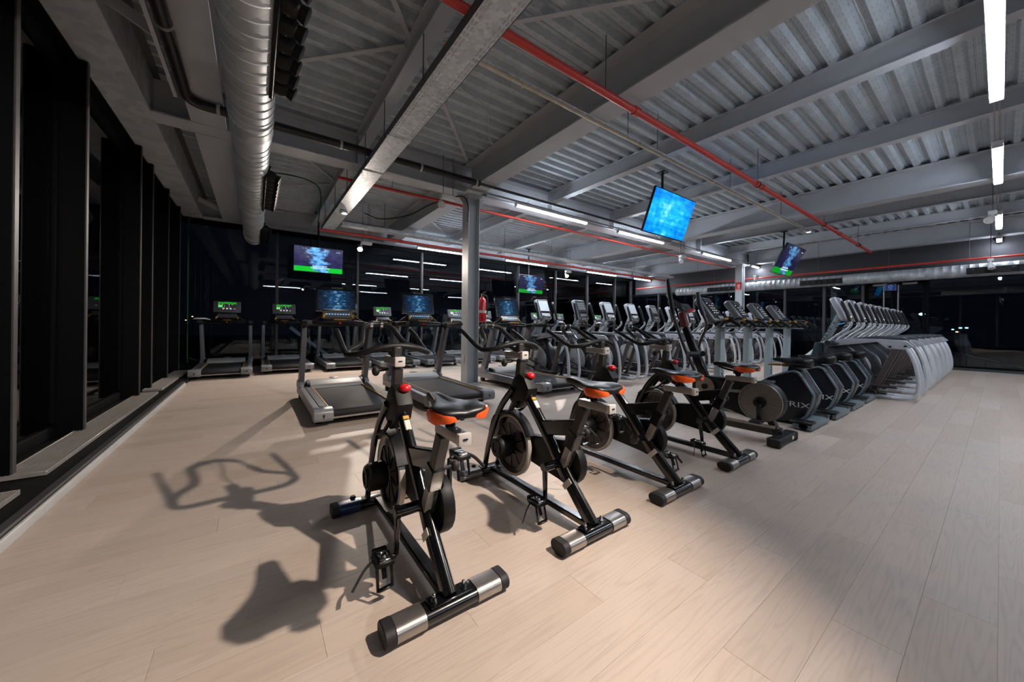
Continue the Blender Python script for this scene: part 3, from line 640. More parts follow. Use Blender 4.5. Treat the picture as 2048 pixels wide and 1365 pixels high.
# signs and extinguisher
sg = thing('fire_sign', 'red and white extinguisher sign on the far steel column', 'sign', (14.926, YT, 2.68))
MB().box((0, 0, 0), (.006, .22, .34)).build('panel', M['signred'], sg, .001)
MB().box((-.004, 0, -.105), (.002, .20, .012)).box((-.004, 0, -.155), (.002, .22, .02)).box((-.004, 0, .165), (.002, .22, .008)).build('white_stripes', M['letterwhite'], sg)
MB().prism([(.03, -.07), (-.05, -.07), (-.05, .07), (-.03, .10), (.01, .10), (.03, .07)], -.006, -.003).prism([(.05, .0), (.075, .07), (.065, .075), (.04, .01)], -.006, -.003).build('extinguisher_symbol', M['cap'], sg)
lettering('EXTINTOR', .028, M['letterwhite'], sg, frame((-.0045, 0, -.13), (0, -1, 0), (0, 0, 1)))
sb = thing('door_sign', 'small blue sign with white round symbol hung over the glass door', 'sign', (XW - .14, 1.97, 2.37)); sb.scale = (1, .56, .56)
MB().box((0, 0, 0), (.008, .42, .32)).build('panel', M['signblue'], sb, .002)
MB().ring((-.006, 0, .05), (1, 0, 0), .085, .068, .004, 28).bar((-.006, -.05, .11), (-.006, .05, -.01), .004, .014).build('round_symbol', M['letterwhite'], sb)
MB().box((-.005, .206, 0), (.003, .008, .32)).box((-.005, -.206, 0), (.003, .008, .32)).box((-.005, 0, .156), (.003, .42, .008)).box((-.005, 0, -.156), (.003, .42, .008)).build('white_border', M['letterwhite'], sb)
lettering('No pasar', .05, M['letterwhite'], sb, frame((-.0055, 0, -.07), (0, -1, 0), (0, 0, 1))); lettering('Staff only', .032, M['letterwhite'], sb, frame((-.0055, 0, -.12), (0, -1, 0), (0, 0, 1)))
MB().cyl((0, .15, .16), (0, .15, .24), .004, n=6).cyl((0, -.15, .16), (0, -.15, .24), .004, n=6).bar((0, -.3, .24), (0, .3, .24), .02, .02).build('hanger', M['silver'], sb)
fe = thing('fire_extinguisher', 'red fire extinguisher hung on the side of the near steel column', 'extinguisher', (3.54, YT - .02, 1.16))
MB().tube([(0, 0, 0), (0, 0, .02), (0, 0, .38), (0, 0, .44), (0, 0, .47), (0, 0, .50)], [.06, .08, .08, .065, .03, .025], 20).build('cylinder', M['extred'], fe)
MB().box((0, 0, .52), (.03, .05, .05)).bar((0, -.02, .55), (0, -.13, .58), .02, .012).bar((0, -.02, .53), (0, -.12, .52), .02, .012).build('valve', M['matte'], fe, .003)
MB().tube(cat([(.02, 0, .52), (.09, -.02, .50), (.11, -.02, .35), (.10, -.02, .15)], 5), .012, 8).build('hose', M['rubber'], fe)
MB().ring((0, 0, .2), (0, 0, 1), .0815, .079, .05, 20).build('label_band', M['paper'], fe)
MB().box((-.105, 0, .3), (.05, .06, .04)).build('bracket', M['matte'], fe)
# street lamps far outside
def street_lamp(label, d, z, mt, r=.35):
    t = thing('street_lamp', label, 'street lamp', (d[0], d[1], -4.2), group='distant street lamps')
    MB().cyl((0, 0, 0), (0, 0, z + 4.2), .09, .05, 8).build('pole', M['pole'], t)
    MB().sph((0, 0, z + 4.2 + r * .3), (r, r, r * .6)).build('lamp', M[mt], t)
for lb, d, z, mt, r in (('left one of four blue street lamps seen through the door wall', (61.9, 3.1), 1.14, 'lampblue', .1), ('second of the blue street lamps seen through the door wall', (59.9, 2.5), 1.3, 'lampblue', .12),
      ('rightmost blue street lamp seen through the door wall', (60, 2.1), 1.31, 'lampblue', .12), ('orange street lamp below the blue ones', (55, 2.5), .9, 'lampwarm', .1),
      ('bright greenish floodlight above the right hand row of ellipticals', (69.7, 6.0), 3.04, 'lampgreen', .28), ('warm street lamp seen through the left windows', (-13.9, 58.4), 1.59, 'lampwarm', .1),
      ('higher warm street lamp seen through the left windows', (-16.5, 68), 2.3, 'lampwarm', .1), ('pale street lamp left of the first far treadmill', (-8.5, 79.5), 2.01, 'lampwarm', .13), ('low pale street lamp left of the first far treadmill', (-9.3, 79.5), 1.4, 'lampwarm', .12)):
    street_lamp(lb, d, z, mt, r)

tag(MB().bar((0.92, 13.50, 0.97), (2.60, 13.50, -0.48), .05, .10).build('light_strip', M['tealglow']), 'dim teal strip sloping outdoors behind the second far treadmill', 'light strip')  # glowing bar added to imitate a teal streak of light, not a known lamp
tr = thing('terrace_railing', 'faint glass railing sloping outside the right end of the door wall', 'railing', (17.3, -.5, 0))
MB().tube([(0, 3.2, .95), (0, .05, .05)], .02, 8).build('hand_rail', M['pole'], tr)
for k in range(7): MB().cyl((0, .3 + .45 * k, -4.2), (0, .3 + .45 * k, .12 + .128 * k), .012, n=8).build('post', M['pole'], tr)

# ================================================================== spin bikes
def bar_foot(parent, y, rear, blue=False):
    def stad(x0, x1, k=0.0):
        pr = []
        for a in range(9): t = PI / 2 - PI * a / 8; pr.append((y + .022 + (.026 + k) * math.cos(t), .036 + (.026 + k) * math.sin(t)))
        for a in range(9): t = -PI / 2 - PI * a / 8; pr.append((y - .022 + (.026 + k) * math.cos(t), .036 + (.026 + k) * math.sin(t)))
        return pr, x0, x1
    nm = 'rear_stabiliser' if rear else 'front_stabiliser'
    f = MB().prism(*stad(-.205, .205)).build(nm, M['black'], parent)
    for s in (-1, 1):
        MB().prism(*stad(*sorted((s * .105, s * .212)), k=.004)).build('steel_sleeve', M['bluecap' if blue and s < 0 else 'steel'], f, label='sleeve wrapped in dark blue' if blue and s < 0 else None)
        MB().prism(*stad(*sorted((s * .212, s * .252)), k=.005)).box((s * .225, y, .008), (.05, .06, .016)).build('end_cap', M['rubber'], f, .004)
    if rear:
        MB().box((0, y, .067), (.17, .062, .008)).build('mount_plate', M['black'], f, .003)
        for s in (-1, 1): MB().cyl((s * .062, y, .07), (s * .062, y, .076), .014).cyl((s * .062, y, .076), (s * .062, y, .088), .010, n=6).sph((s * .062, y, .09), .008).build('bolt', M['chrome'], f)
    else:
        for s in (-1, 1): MB().tube([(s * .17, y + .05, .028), (s * .185, y + .05, .028), (s * .20, y + .05, .028)], [.024, .028, .024], 16).build('transport_wheel', M['rubber'], f)
        MB().cyl((-.13, y + .03, .06), (-.13, y + .03, .078), .02, .012).build('adjuster_knob', M['rubber'], f)
        MB().box((-.075, y - .005, .064), (.03, .035, .003)).build('sticker', M['paper'], f)

def spin_bike(label, loc, crank, blue=False):
    t = thing('spin_bike', label, 'exercise bike', loc, group='spin bikes in the front row')
    bar_foot(t, 0, True); bar_foot(t, .99, False, blue)
    fr = MB().bar((0, .03, .055), (0, .95, .05), .05, .035).build('base_rail', M['black'], t, .006)
    # main diagonal: oval tube from the rear foot to the head
    P = cat([(0, .0, .06), (0, .19, .245), (0, .36, .44), (0, .56, .655), (0, .60, .70)], 4)
    MB().tube(P, [.042 - .006 * i / len(P) for i in range(len(P))], 14, flat=.72).build('main_tube', M['black'], t)
    MB().box((-.0302, .165, .225), (.003, .03, .075), Rx(.75)).build('serial_label', M['paper'], t)
    MB().bar((0, .488, .626), (0, .450, .586), .03, .012, (0, -.7, .7)).build('warning_label', M['paper'], t, .003)
    MB().bar((0, .505, .644), (0, .490, .628), .032, .013, (0, -.7, .7)).build('yellow_label', M['yellow'], t, .003)
    # head and fork with flywheel shroud
    MB().prism([(.53, .62), (.50, .70), (.545, .765), (.60, .79), (.655, .76), (.72, .66), (.70, .60), (.63, .55)], -.042, .042).build('head_shroud', M['matte'], t, .012, 2)
    for s in (-1, 1):
        MB().tube(cat([(s * .045, .66, .68), (s * .052, .80, .52), (s * .055, .92, .28), (s * .055, .985, .06)], 5), .024, 10, flat=.62).build('fork_blade', M['black'], t)
        MB().tube(cat([(s * .048, .60, .60), (s * .052, .70, .52), (s * .055, .86, .46), (s * .055, .93, .30)], 5), .010, 8).build('brake_line', M['matte'], t)
    sh = []
    for i in range(12):
        a = math.radians(38 + i * 10.5); sh.append((.73 + .222 * math.cos(a), .285 + .222 * math.sin(a)))
    sh2 = [(.73 + .236 * math.cos(math.radians(38 + i * 10.5)), .285 + .236 * math.sin(math.radians(38 + i * 10.5))) for i in range(12)]
    MB().prism(sh + sh2[::-1], -.035, .035).build('wheel_guard', M['matte'], t, .003)
    # flywheel
    fw = MB().ring((0, .73, .285), (1, 0, 0), .205, .186, .034, 40).build('flywheel', M['rimsteel'], t, .004)
    MB().ring((0, .73, .285), (1, 0, 0), .187, .150, .030, 40).build('dark_rim', M['black'], fw, .002)
    MB().cyl((-.006, .73, .285), (.006, .73, .285), .152, n=40).build('web', M['web'], fw)
    sp = MB()
    for k in range(10):
        a = 2 * PI * k / 10 + .2
        for s in (-1, 1): sp.bar((s * .008, .73 + .04 * math.cos(a), .285 + .04 * math.sin(a)), (s * .008, .73 + .15 * math.cos(a), .285 + .15 * math.sin(a)), .006, .006, (1, 0, 0))
    sp.build('spokes', M['black'], fw)
    MB().tube([(-.03, .73, .285), (-.05, .73, .285), (-.115, .73, .285), (-.13, .73, .285)], [.07, .075, .072, .062], 20).ring((-.131, .73, .285), (1, 0, 0), .05, .034, .008, 20).build('hub_cover', M['matte'], fw)
    # belt guard
    hull = []
    for i in range(13): a = math.radians(70 + i * 18.5); hull.append((.25 + .128 * math.cos(a), .305 + .128 * math.sin(a)))
    for i in range(6): a = math.radians(-60 + i * 26); hull.append((.70 + .075 * math.cos(a), .29 + .075 * math.sin(a)))
    MB().prism(hull, .034, .092).build('belt_guard', M['matte'], t, .010, 2)
    MB().ring((.094, .25, .305), (1, 0, 0), .095, .088, .004, 28).build('guard_groove', M['black'], t)
    # cranks and pedals
    ca, sa = math.sin(crank), -math.cos(crank)
    cr = MB().cyl((-.115, .25, .31), (.125, .25, .31), .024).build('bottom_bracket', M['black'], t)
    for s in (-1, 1):
        e = Vector((s * .125, .25 - s * ca * .172 * 1, .31 - s * sa * .172 * -1)) if False else Vector((s * .125, .25 - s * -ca * .172, .31 + s * -sa * .172))
        a = MB().bar((s * .118, .25, .31), e, .032, .02, (1, 0, 0), .024, .016).cyl((s * .105, .25, .31), (s * .132, .25, .31), .027).build('crank_arm', M['black'], cr, .004)
        px = e.x + s * .055
        pd = MB().cyl(e, (px - s * .01, e.y, e.z), .010).box((px, e.y, e.z), (.075, .082, .020)).box((px, e.y + .05, e.z + .008), (.06, .02, .03)).build('pedal', M['matte'], t, .004)
        MB().box((px, e.y, e.z + .014), (.036, .05, .012)).cyl((px - .022, e.y - .028, e.z + .012), (px + .022, e.y - .028, e.z + .012), .010, n=8).cyl((px - .02, e.y + .026, e.z + .014), (px + .02, e.y + .026, e.z + .014), .008, n=8).ring((px, e.y, e.z + .022), (0, 0, 1), .018, .012, .006, 12).build('cleat_clip', M['chrome'], pd, .002)
        MB().bar((px - .028, e.y - .02, e.z - .008), (px - .030, e.y - .045, e.z - .095), .012, .006).bar((px + .028, e.y - .02, e.z - .008), (px + .026, e.y - .045, e.z - .090), .012, .006).bar((px - .03, e.y - .045, e.z - .09), (px + .027, e.y - .045, e.z - .086), .018, .01).bar((px, e.y - .01, e.z - .01), (px, e.y - .03, e.z - .06), .02, .006).build('toe_cage', M['black'], pd, .002)
        MB().tube(cat([(px + s * .035, e.y + .02, e.z), (px + s * .075, e.y + .0, e.z - .02), (px + s * .12, e.y - .02, e.z - .07)], 4), .008, 6, flat=.4).build('strap', M['rubber'], pd)
    # seat tube, post and slider
    MB().bar((0, .40, .48), (0, .115, .545), .042, .085).build('cross_tube', M['black'], t, .006)
    MB().bar((0, .13, .52), (0, .17, .42), .058, .07, (0, 1, .3)).build('seat_tube', M['black'], t, .005)
    po = MB().bar((0, .065, .665), (0, .155, .455), .046, .05, (0, 1, .3)).build('seat_post', M['postgrey'], t, .004)
    sc = MB().bar((0, .155, .455), (0, .222, .30), .042, .044, (0, 1, .3)).build('scale_post', M['silver'], po, .003)
    tk = MB()
    for k in range(11):
        f = k / 10; y, z = .165 + .05 * f, .432 - .118 * f
        tk.box((.012, y - .026, z - .010), (.014, .006, .006), Rx(.4))
    tk.build('tick_marks', M['letterblack'], po)
    MB().cyl((0, .13, .50), (.075, .13, .50), .008).sph((.085, .13, .50), (.02, .024, .024)).build('post_knob', M['rubber'], t)
    sl = MB().box((0, -.005, .69), (.048, .20, .040)).build('seat_slider', M['silver'], t, .006, 2)
    MB().box((0, -.108, .69), (.052, .022, .045)).build('slider_cap', M['cap'], sl, .006, 2)
    MB().box((0, -.120, .692), (.018, .003, .006)).build('cap_mark', M['letterblack'], sl)
    MB().cyl((0, .0, .71), (0, .02, .755), .02).bar((-.05, .01, .742), (.05, .01, .742), .03, .022).cyl((-.055, .0, .742), (-.04, .0, .742), .016).cyl((.04, .0, .742), (.055, .0, .742), .016).build('saddle_clamp', M['matte'], t, .003)
    # saddle
    rings = []
    prof = [(-.125, .050, .786, .020), (-.118, .085, .798, .036), (-.09, .108, .810, .050), (-.04, .110, .812, .052), (0, .080, .808, .046), (.05, .048, .807, .040), (.10, .034, .812, .040), (.155, .029, .818, .040), (.185, .025, .814, .036), (.198, .015, .806, .020)]
    for y, hw, zt, th in prof:
        dip = .016 * max(0, 1 - abs(y + .0) / .19)
        top = [(-1, -.30), (-.92, -.05), (-.6, -.0), (-.25, -.05), (0, -.25), (.25, -.05), (.6, -.0), (.92, -.05), (1, -.30)]
        rg = [(hw * a, y, zt + b * (th if abs(a) > .8 else dip * 3)) for a, b in top]
        rg += [(hw * .86, y, zt - th), (hw * .3, y, zt - th * .9), (-hw * .3, y, zt - th * .9), (-hw * .86, y, zt - th)]
        rings.append(rg)
    sd = MB().loft(rings).build('saddle', M['saddle'], t, ang=70)
    mod = sd.modifiers.new('soft', 'SUBSURF'); mod.levels = 1; mod.render_levels = 2
    for s in (-1, 1):
        rr = []
        for y, hw, zt, th in ((-.129, .052, .782, .014), (-.122, .088, .790, .030), (-.09, .1125, .797, .044), (-.04, .1145, .798, .042), (.005, .082, .789, .022)):
            rr.append([(s * hw * .97, y, zt), (s * (hw + .001), y - .001, zt - th * .35), (s * (hw - .006), y, zt - th), (s * hw * .72, y + (.0 if y > -.11 else -.002), zt - th - .002), (s * hw * .74, y + .012, zt - th * .5)])
        MB().loft(rr).build('orange_panel', M['orange'], sd, ang=60)
    rl = MB()
    for s in (-1, 1): rl.tube(cat([(s * .035, -.09, .77), (s * .025, -.03, .752), (s * .022, .06, .752), (s * .012, .16, .775)], 4), .004, 6)
    rl.build('seat_rail', M['black'], sd)
    # handlebar post, slider, stem and bar
    MB().bar((0, .66, .64), (0, .628, .875), .048, .052, (0, 1, 0)).build('bar_post', M['postgrey'], t, .005)
    bs = MB().box((0, .70, .905), (.048, .19, .042)).build('bar_slider', M['silver'], t, .005)
    MB().box((0, .598, .905), (.056, .026, .052)).build('slider_cap', M['cap'], bs, .008, 2)
    MB().box((0, .5845, .908), (.02, .003, .006)).build('cap_mark', M['letterblack'], bs)
    MB().cyl((-.03, .69, .86), (-.085, .69, .855), .008).sph((-.095, .69, .853), (.02, .026, .026)).build('post_knob', M['rubber'], t)
    MB().bar((0, .655, .92), (0, .645, .985), .042, .05, (0, 1, 0)).bar((0, .66, .93), (0, .80, .975), .04, .03).build('stem', M['postgrey'], t, .006)
    loop = [(0, .648, .985), (-.10, .655, .972), (-.185, .695, .945), (-.218, .77, .938), (-.20, .83, .955), (-.13, .885, .985), (-.105, .95, 1.03), (-.085, 1.01, 1.078), (-.03, 1.045, 1.098)]
    loop += [(0.03, 1.045, 1.098)] + [(-x, y, z) for x, y, z in loop[7:0:-1]]
    hb = MB().tube(cat(loop, 5, True), .0165, 12, True).build('handlebar', M['grip'], t)
    for s in (-1, 1):
        MB().tube(cat([(s * .216, .775, .94), (s * .222, .85, .965), (s * .224, .95, 1.015), (s * .222, 1.055, 1.062)], 4), [.0155] * 12 + [.013], 10).build('bar_horn', M['grip'], hb)
        MB().cyl((s * .028, 1.045, 1.070), (s * .028, 1.045, 1.124), .010).ring((s * .03, 1.045, 1.098), (1, 0, 0), .021, .015, .016, 14).build('bar_clamp', M['chrome'], hb)
    MB().tube(cat([(.02, 1.04, 1.09), (.01, .98, 1.04), (-.02, .92, 1.0), (0, .80, .96)], 4), .004, 6).build('console_cable', M['matte'], hb)
    # resistance knob
    kn = MB().sph((.012, .548, .775), (.031, .031, .022), 18, 9).build('resistance_knob', M['redknob'], t)
    MB().cyl((.012, .555, .735), (.012, .55, .765), .011).build('knob_stem', M['redknob'], kn)
    return t
spin_bike('nearest spin bike, black with orange saddle, casting a clear shadow to its left', (.61, 1.235, 0), .06, True)
spin_bike('second spin bike from the front left, orange saddle and red knob', (1.435, 1.24, 0), .08)
spin_bike('third spin bike, orange saddle, its near pedal raised level with the flywheel', (2.265, 1.245, 0), 3.74)
spin_bike('fourth spin bike, orange saddle, beside the bike with the silver wheel disc', (3.17, 1.24, 0), .15)

# ================================================================== dual action fan bike
t = thing('air_bike', 'black bike with big silver wheel disc and two tall swing arms', 'exercise bike', (4.10, 1.20, 0))
f = MB().box((0, .02, .05), (.46, .10, .07)).build('rear_foot', M['matte'], t, .01)
for s in (-1, 1): MB().box((s * .22, .02, .045), (.05, .11, .08)).build('end_cap', M['rubber'], f, .008)
MB().box((.10, -.032, .05), (.05, .003, .03)).build('sticker', M['paper'], f)
MB().box((0, 1.15, .045), (.46, .10, .07)).build('front_foot', M['matte'], t, .01)
MB().bar((0, .02, .10), (0, 1.15, .09), .06, .08).build('base_beam', M['black'], t, .008)
MB().bar((-.07, .06, .15), (-.07, 1.0, .14), .012, .03).build('chrome_rail', M['steel'], t, .003)
MB().bar((0, .06, .07), (0, .15, .28), .07, .06).build('rear_strut', M['postgrey'], t, .006)
body = []
for i in range(15): a = math.radians(75 + i * 14.5); body.append((.20 + .20 * math.cos(a), .37 + .20 * math.sin(a)))
for i in range(9): a = math.radians(-70 + i * 21); body.append((.72 + .15 * math.cos(a), .44 + .13 * math.sin(a)))
MB().prism(body, -.055, .075).build('wheel_shroud', M['matte'], t, .012, 2)
wd = put('wheel_disc', MB().cyl((-.008, 0, 0), (.008, 0, 0), .182, n=48).ring((-.004, 0, 0), (1, 0, 0), .19, .178, .02, 48).mesh('wheel_disc', M['disc']), t, 'large brushed silver disc', (-.064, .19, .37))
MB().cyl((-.03, 0, 0), (.0, 0, 0), .055, n=20).ring((-.03, 0, 0), (1, 0, 0), .045, .022, .02, 16).build('hub', M['matte'], wd, .004)
w2 = put('front_disc', MB().cyl((-.006, 0, 0), (.006, 0, 0), .10, n=32).mesh('front_disc', M['disc']), t, 'smaller silver disc', (-.062, .72, .45))
MB().cyl((-.02, 0, 0), (0, 0, 0), .03).build('hub', M['matte'], w2)
MB().bar((-.10, .19, .37), (-.10, .185, .20), .04, .025, (1, 0, 0)).build('crank_arm', M['black'], t, .005)
MB().box((-.16, .185, .195), (.10, .10, .025)).build('pedal', M['rubber'], t, .006)
MB().bar((.11, .19, .37), (.11, .20, .54), .04, .025, (1, 0, 0)).box((.17, .20, .55), (.10, .10, .025)).build('far_pedal', M['rubber'], t, .006)
MB().bar((-.068, .50, .44), (-.068, .36, .45), .004, .03).build('silver_decal', M['silver'], t)
MB().bar((0, .66, .32), (0, .98, 1.10), .07, .10, (0, 1, .4), .055, .075).build('mast', M['black'], t, .008)
MB().bar((.045, .68, .36), (.045, .93, .95), .012, .05, (0, 1, .4)).build('mast_trim', M['postgrey'], t, .003)
MB().bar((-.003, .985, 1.10), (-.003, 1.02, 1.28), .058, .07, (0, 1, .2)).build('red_sleeve', M['sleeve'], t, .006)
MB().bar((.03, .965, 1.05), (.03, .972, 1.16), .004, .03, (0, 1, .2)).build('white_decal', M['paper'], t)
for s, y1, z1, mname in ((-1, 1.10, 1.66, 'grip'), (1, .93, 1.52, 'navy')):
    ar = MB().tube(cat([(s * .13, .80, .62), (s * .15, .90, .85), (s * .17, y1 - .11, 1.12), (s * .18, y1 - .07, 1.25)], 4), .018, 10).build('swing_arm', M['postgrey'], t)
    MB().tube([(s * .18, y1 - .07, 1.25), (s * .18, y1 - .02, z1 - .15), (s * .18, y1, z1)], [.025, .027, .024], 12).build('hand_grip', M[mname], ar)
    MB().cyl((s * .05, .80, .80), (s * .17, .86, .80), .03).build('pivot', M['rubber'], ar)
MB().tube(cat([(-.18, 1.02, 1.25), (-.08, 1.12, 1.42), (-.02, 1.20, 1.50)], 4), .02, 10).bar((-.14, 1.1, 1.42), (.05, 1.0, 1.30), .05, .06).build('console_arm', M['matte'], t, .006)
MB().box((.06, 1.02, 1.33), (.22, .05, .12), Rx(-.7)).build('console', M['edark'], t, .012)
MB().ring((.10, .99, 1.29), (0, .3, 1), .055, .04, .025, 18).build('orange_clip', M['redknob'], t)
MB().prism([(.62, .50), (.80, .42), (.95, .36), (.98, .30), (.62, .30)], -.05, .05).build('front_fairing', M['matte'], t, .01)

# ================================================================== treadmills
def treadmill(label, loc, big, group):
    t = thing('treadmill', label, 'treadmill', loc, group=group)
    HW = .475
    bl = MB().prism([(.03, .10), (.0, .125), (.0, .155), (.03, .178), (1.62, .182), (1.62, .10)], -.315, .315).build('running_belt', M['belt'], t, .006)
    MB().bar((0, .04, .088), (0, .04, .098), .62, .02, (0, 1, 0)).box((0, .05, .090), (.66, .04, .022)).build('rear_bar', M['silver'], t, .003)
    for s in (-1, 1):
        pf = [(.05, .075), (.05, .185), (1.70, .20), (1.98, .16), (1.98, .075)]
        sr = MB().prism(pf, *sorted((s * .318, s * HW))).build('side_rail', M['tgrey'], t, .012, 2)
        MB().box((s * .375, .85, .196), (.072, 1.36, .010), Rx(.009)).build('step_insert', M['step'], sr, .002)
        rb = MB()
        for k in range(5): rb.box((s * (.347 + .014 * k), .85, .2025), (.004, 1.34, .004), Rx(.009))
        rb.build('step_ribs', M['tdark'], sr)
        MB().box((s * .328, .85, .197), (.010, 1.40, .008), Rx(.009)).build('yellow_edge', M['yellow'], sr)
        ec = MB().prism([(-.015, .07), (-.035, .10), (-.03, .17), (.0, .20), (.10, .205), (.13, .19), (.13, .065)], *sorted((s * .30, s * (HW + .012)))).build('end_cap', M['tgrey'], t, .012, 2)
        MB().cyl((s * .395, -.036, .135), (s * .395, -.028, .135), .012).box((s * .395, -.034, .118), (.010, .01, .022)).build('adjust_hole', M['letterblack'], ec)
        MB().cyl((s * .38, .22, .035), (s * .44, .22, .035), .035, n=16).build('rear_wheel', M['rubber'], t)
        MB().cyl((s * .40, 1.85, .04), (s * .46, 1.85, .04), .04, n=16).build('front_wheel', M['rubber'], t)
        up = MB().bar((s * .435, 1.84, .14), (s * .435, 1.46, 1.06), .07, .16, (0, 1, .3), .062, .13).build('upright', M['tdark'] if big else M['tgrey'], t, .012, 2)
        MB().prism([(1.66, .16), (1.66, .22), (1.78, .30), (1.95, .26), (1.98, .16)], *sorted((s * .385, s * (HW + .005)))).build('upright_boot', M['tgrey'], up, .012)
        MB().bar((s * .435, 1.54, 1.09), (s * .435, 1.36, 1.11), .085, .085, (0, 0, 1), .075, .075).build('grip_joint', M['matte'], up, .015, 2)
        MB().bar((s * .435, 1.36, 1.105), (s * .435, .90, 1.115), .074, .064, (0, 0, 1), .064, .056).build('hand_rail', M['rubber'], t, .014, 2)
        MB().tube(cat([(s * .42, 1.52, 1.10), (s * .34, 1.60, 1.13), (s * .25, 1.58, 1.19), (s * .19, 1.56, 1.24)], 4), .022, 8).build('console_strut', M['matte'], t)
        MB().tube([(s * .20, 1.50, 1.19), (s * .185, 1.53, 1.22), (s * .16, 1.55, 1.24)], [.016, .021, .012], 10).build('yellow_toggle', M['yellow'], t)
    hd = [(1.50, .18), (1.52, .225), (1.62, .262), (1.80, .275), (1.95, .25), (2.03, .18), (2.04, .08), (1.55, .08)]
    h = MB().prism(hd, -.36, .36).build('motor_hood', M['hood'], t, .03, 3)
    MB().prism([(1.50, .20), (1.55, .245), (1.62, .268), (1.70, .276), (1.70, .22)], .34, .39).build('hood_trim', M['matte'], h, .008)
    MB().prism([(1.50, .20), (1.55, .245), (1.62, .268), (1.70, .276), (1.70, .22)], -.39, -.34).build('hood_trim', M['matte'], h, .008)
    MB().tube([(0, 1.83, .268), (0, 1.83, .282), (0, 1.83, .285)], [.062, .062, .05], 24).build('badge', M['silver'], h)
    MB().bar((-.43, 1.53, 1.085), (.43, 1.53, 1.085), .07, .045).build('cross_bar', M['matte'], t, .012)
    MB().tube(cat([(-.33, 1.47, 1.12), (-.16, 1.40, 1.13), (.16, 1.40, 1.13), (.33, 1.47, 1.12)], 4), .019, 10).build('front_handle', M['matte'], t)
    a = .22 if big else .28
    if big:
        k = MB().box((0, 1.66, 1.455), (.565, .055, .36), Rx(-a)).build('console', M['consoleblack'], t, .014, 2)
        s_ = put('screen', MB().box((0, 0, 0), (.505, .006, .285)).mesh('screen', M['touch']), k, None, (0, 1.630, 1.452), (-a, 0, 0))
        lettering('MATRIX', .028, M['tgrey'], k, Matrix.Translation((0, 1.648, 1.622)) @ Rx(-a).to_4x4() @ frame((0, -.02, 0), (1, 0, 0), (0, 0, 1)), .002, 1.5)
        MB().box((0, 1.565, 1.225), (.40, .05, .13), Rx(-.75)).build('key_panel', M['console'], t, .012, 2)
        b = MB()
        for i in range(9): b.box((-.15 + i * .037, 1.545 - .005, 1.238), (.022, .012, .012), Rx(-.75))
        b.build('keys', M['ledblue'], t)
    else:
        k = MB().box((0, 1.66, 1.455), (.50, .07, .27), Rx(-a)).build('console', M['console'], t, .022, 2)
        def on(nm, x, z, sx, sz, mt): return put(nm, MB().box((0, 0, 0), (sx, .006, sz)).mesh(nm, M[mt]), k, None, tuple(Vector((0, 1.66, 1.455)) + Rx(-a) @ Vector((x, -.036, z))), (-a, 0, 0))
        on('display_band', .0, .088, .33, .036, 'led'); on('profile_window', -.125, .012, .075, .055, 'ledgreen')
        b = MB()
        for i in range(3): b.cyl(Vector((-.07 + i * .065, -.040, -.045)), Vector((-.07 + i * .065, -.034, -.045)), .019, n=10)
        for i in range(6):
            if i % 3 != 2: b.box((-.15 + .06 * i, -.037, .055), (.022, .006, .010))
        for j in range(4): b.box((-.055, -.037, .035 - j * .018), (.008, .006, .007)); b.box((.035, -.037, .035 - j * .018), (.008, .006, .007))
        b.box((.13, -.037, -.05), (.04, .006, .008))
        put('keys', b.mesh('keys', M['ledwhite']), k, None, (0, 1.66, 1.455), (-a, 0, 0))
        lettering('MATRIX', .018, M['paper'], k, Matrix.Translation((0, 1.66, 1.455)) @ Rx(-a).to_4x4() @ frame((0, -.037, .119), (1, 0, 0), (0, 0, 1)), .001, 1.4)
        MB().box((0, 1.58, 1.25), (.36, .05, .10), Rx(-.7)).build('key_panel', M['console'], t, .012, 2)
    MB().bar((0, 1.74, 1.10), (0, 1.70, 1.36), .22, .05, (0, 1, 0)).build('console_neck', M['matte'], t, .012)
    MB().box((0, 1.42, 1.155), (.15, .03, .016), Rx(-.4)).build('yellow_bar', M['yellow'], t, .006)
    MB().cyl((0, 1.39, 1.10), (0, 1.385, 1.125), .018).build('stop_key', M['redknob'], t)
    return t
nt = treadmill('near treadmill with lit blue screen, at the left behind the nearest spin bike', (.985, 4.17, 0), True, 'treadmills with large screens')
dup(nt, (2.235, 4.17, 0), 'near treadmill with lit blue screen, left of the near steel column'); dup(nt, (4.08, 4.15, 0), 'near treadmill just right of the near steel column')
ords = ['first', 'second', 'third', 'fourth', 'fifth', 'sixth', 'seventh', 'eighth', 'ninth', 'tenth', 'eleventh', 'twelfth']
xs = [-.52, .60, 1.80, 2.93, 4.06, 5.2, 6.35, 7.5, 8.65, 9.8, 10.95, 12.1]
ft = treadmill('first far treadmill by the window wall, green display and a white towel', (xs[0], 8.86, 0), False, 'treadmills along the back glass')
for i in range(1, 12):
    dup(ft, (xs[i], (9.14, 8.95, 8.7, 8.6, 8.65, 8.7, 8.7, 8.7, 8.7, 8.7, 8.7)[i - 1], 0), ords[i] + ' far treadmill along the back glass, counted from the window wall')
tw = MB()
rg = []
for i, (x, z, hh) in enumerate(((-.17, 0, .012), (-.12, .018, .02), (-.05, .008, .024), (.02, .02, .022), (.09, .006, .018), (.15, -.004, .010))):
    rg.append([(x, -.05, z - .01), (x, -.03, z + hh), (x, .02, z + hh * 1.1), (x, .05, z + .002), (x, .03, z - .014), (x, -.02, z - .016)])
tw.loft(rg); o = tw.build('towel', M['cloth'], ang=80); o.location = (xs[0] - .41, 8.86 + 1.36, 1.165); o.rotation_euler = (0, 0, .5)
sm = o.modifiers.new('soft', 'SUBSURF'); sm.levels = 2; sm.render_levels = 2
tag(o, 'crumpled white towel on the left rail of the first far treadmill', 'towel')

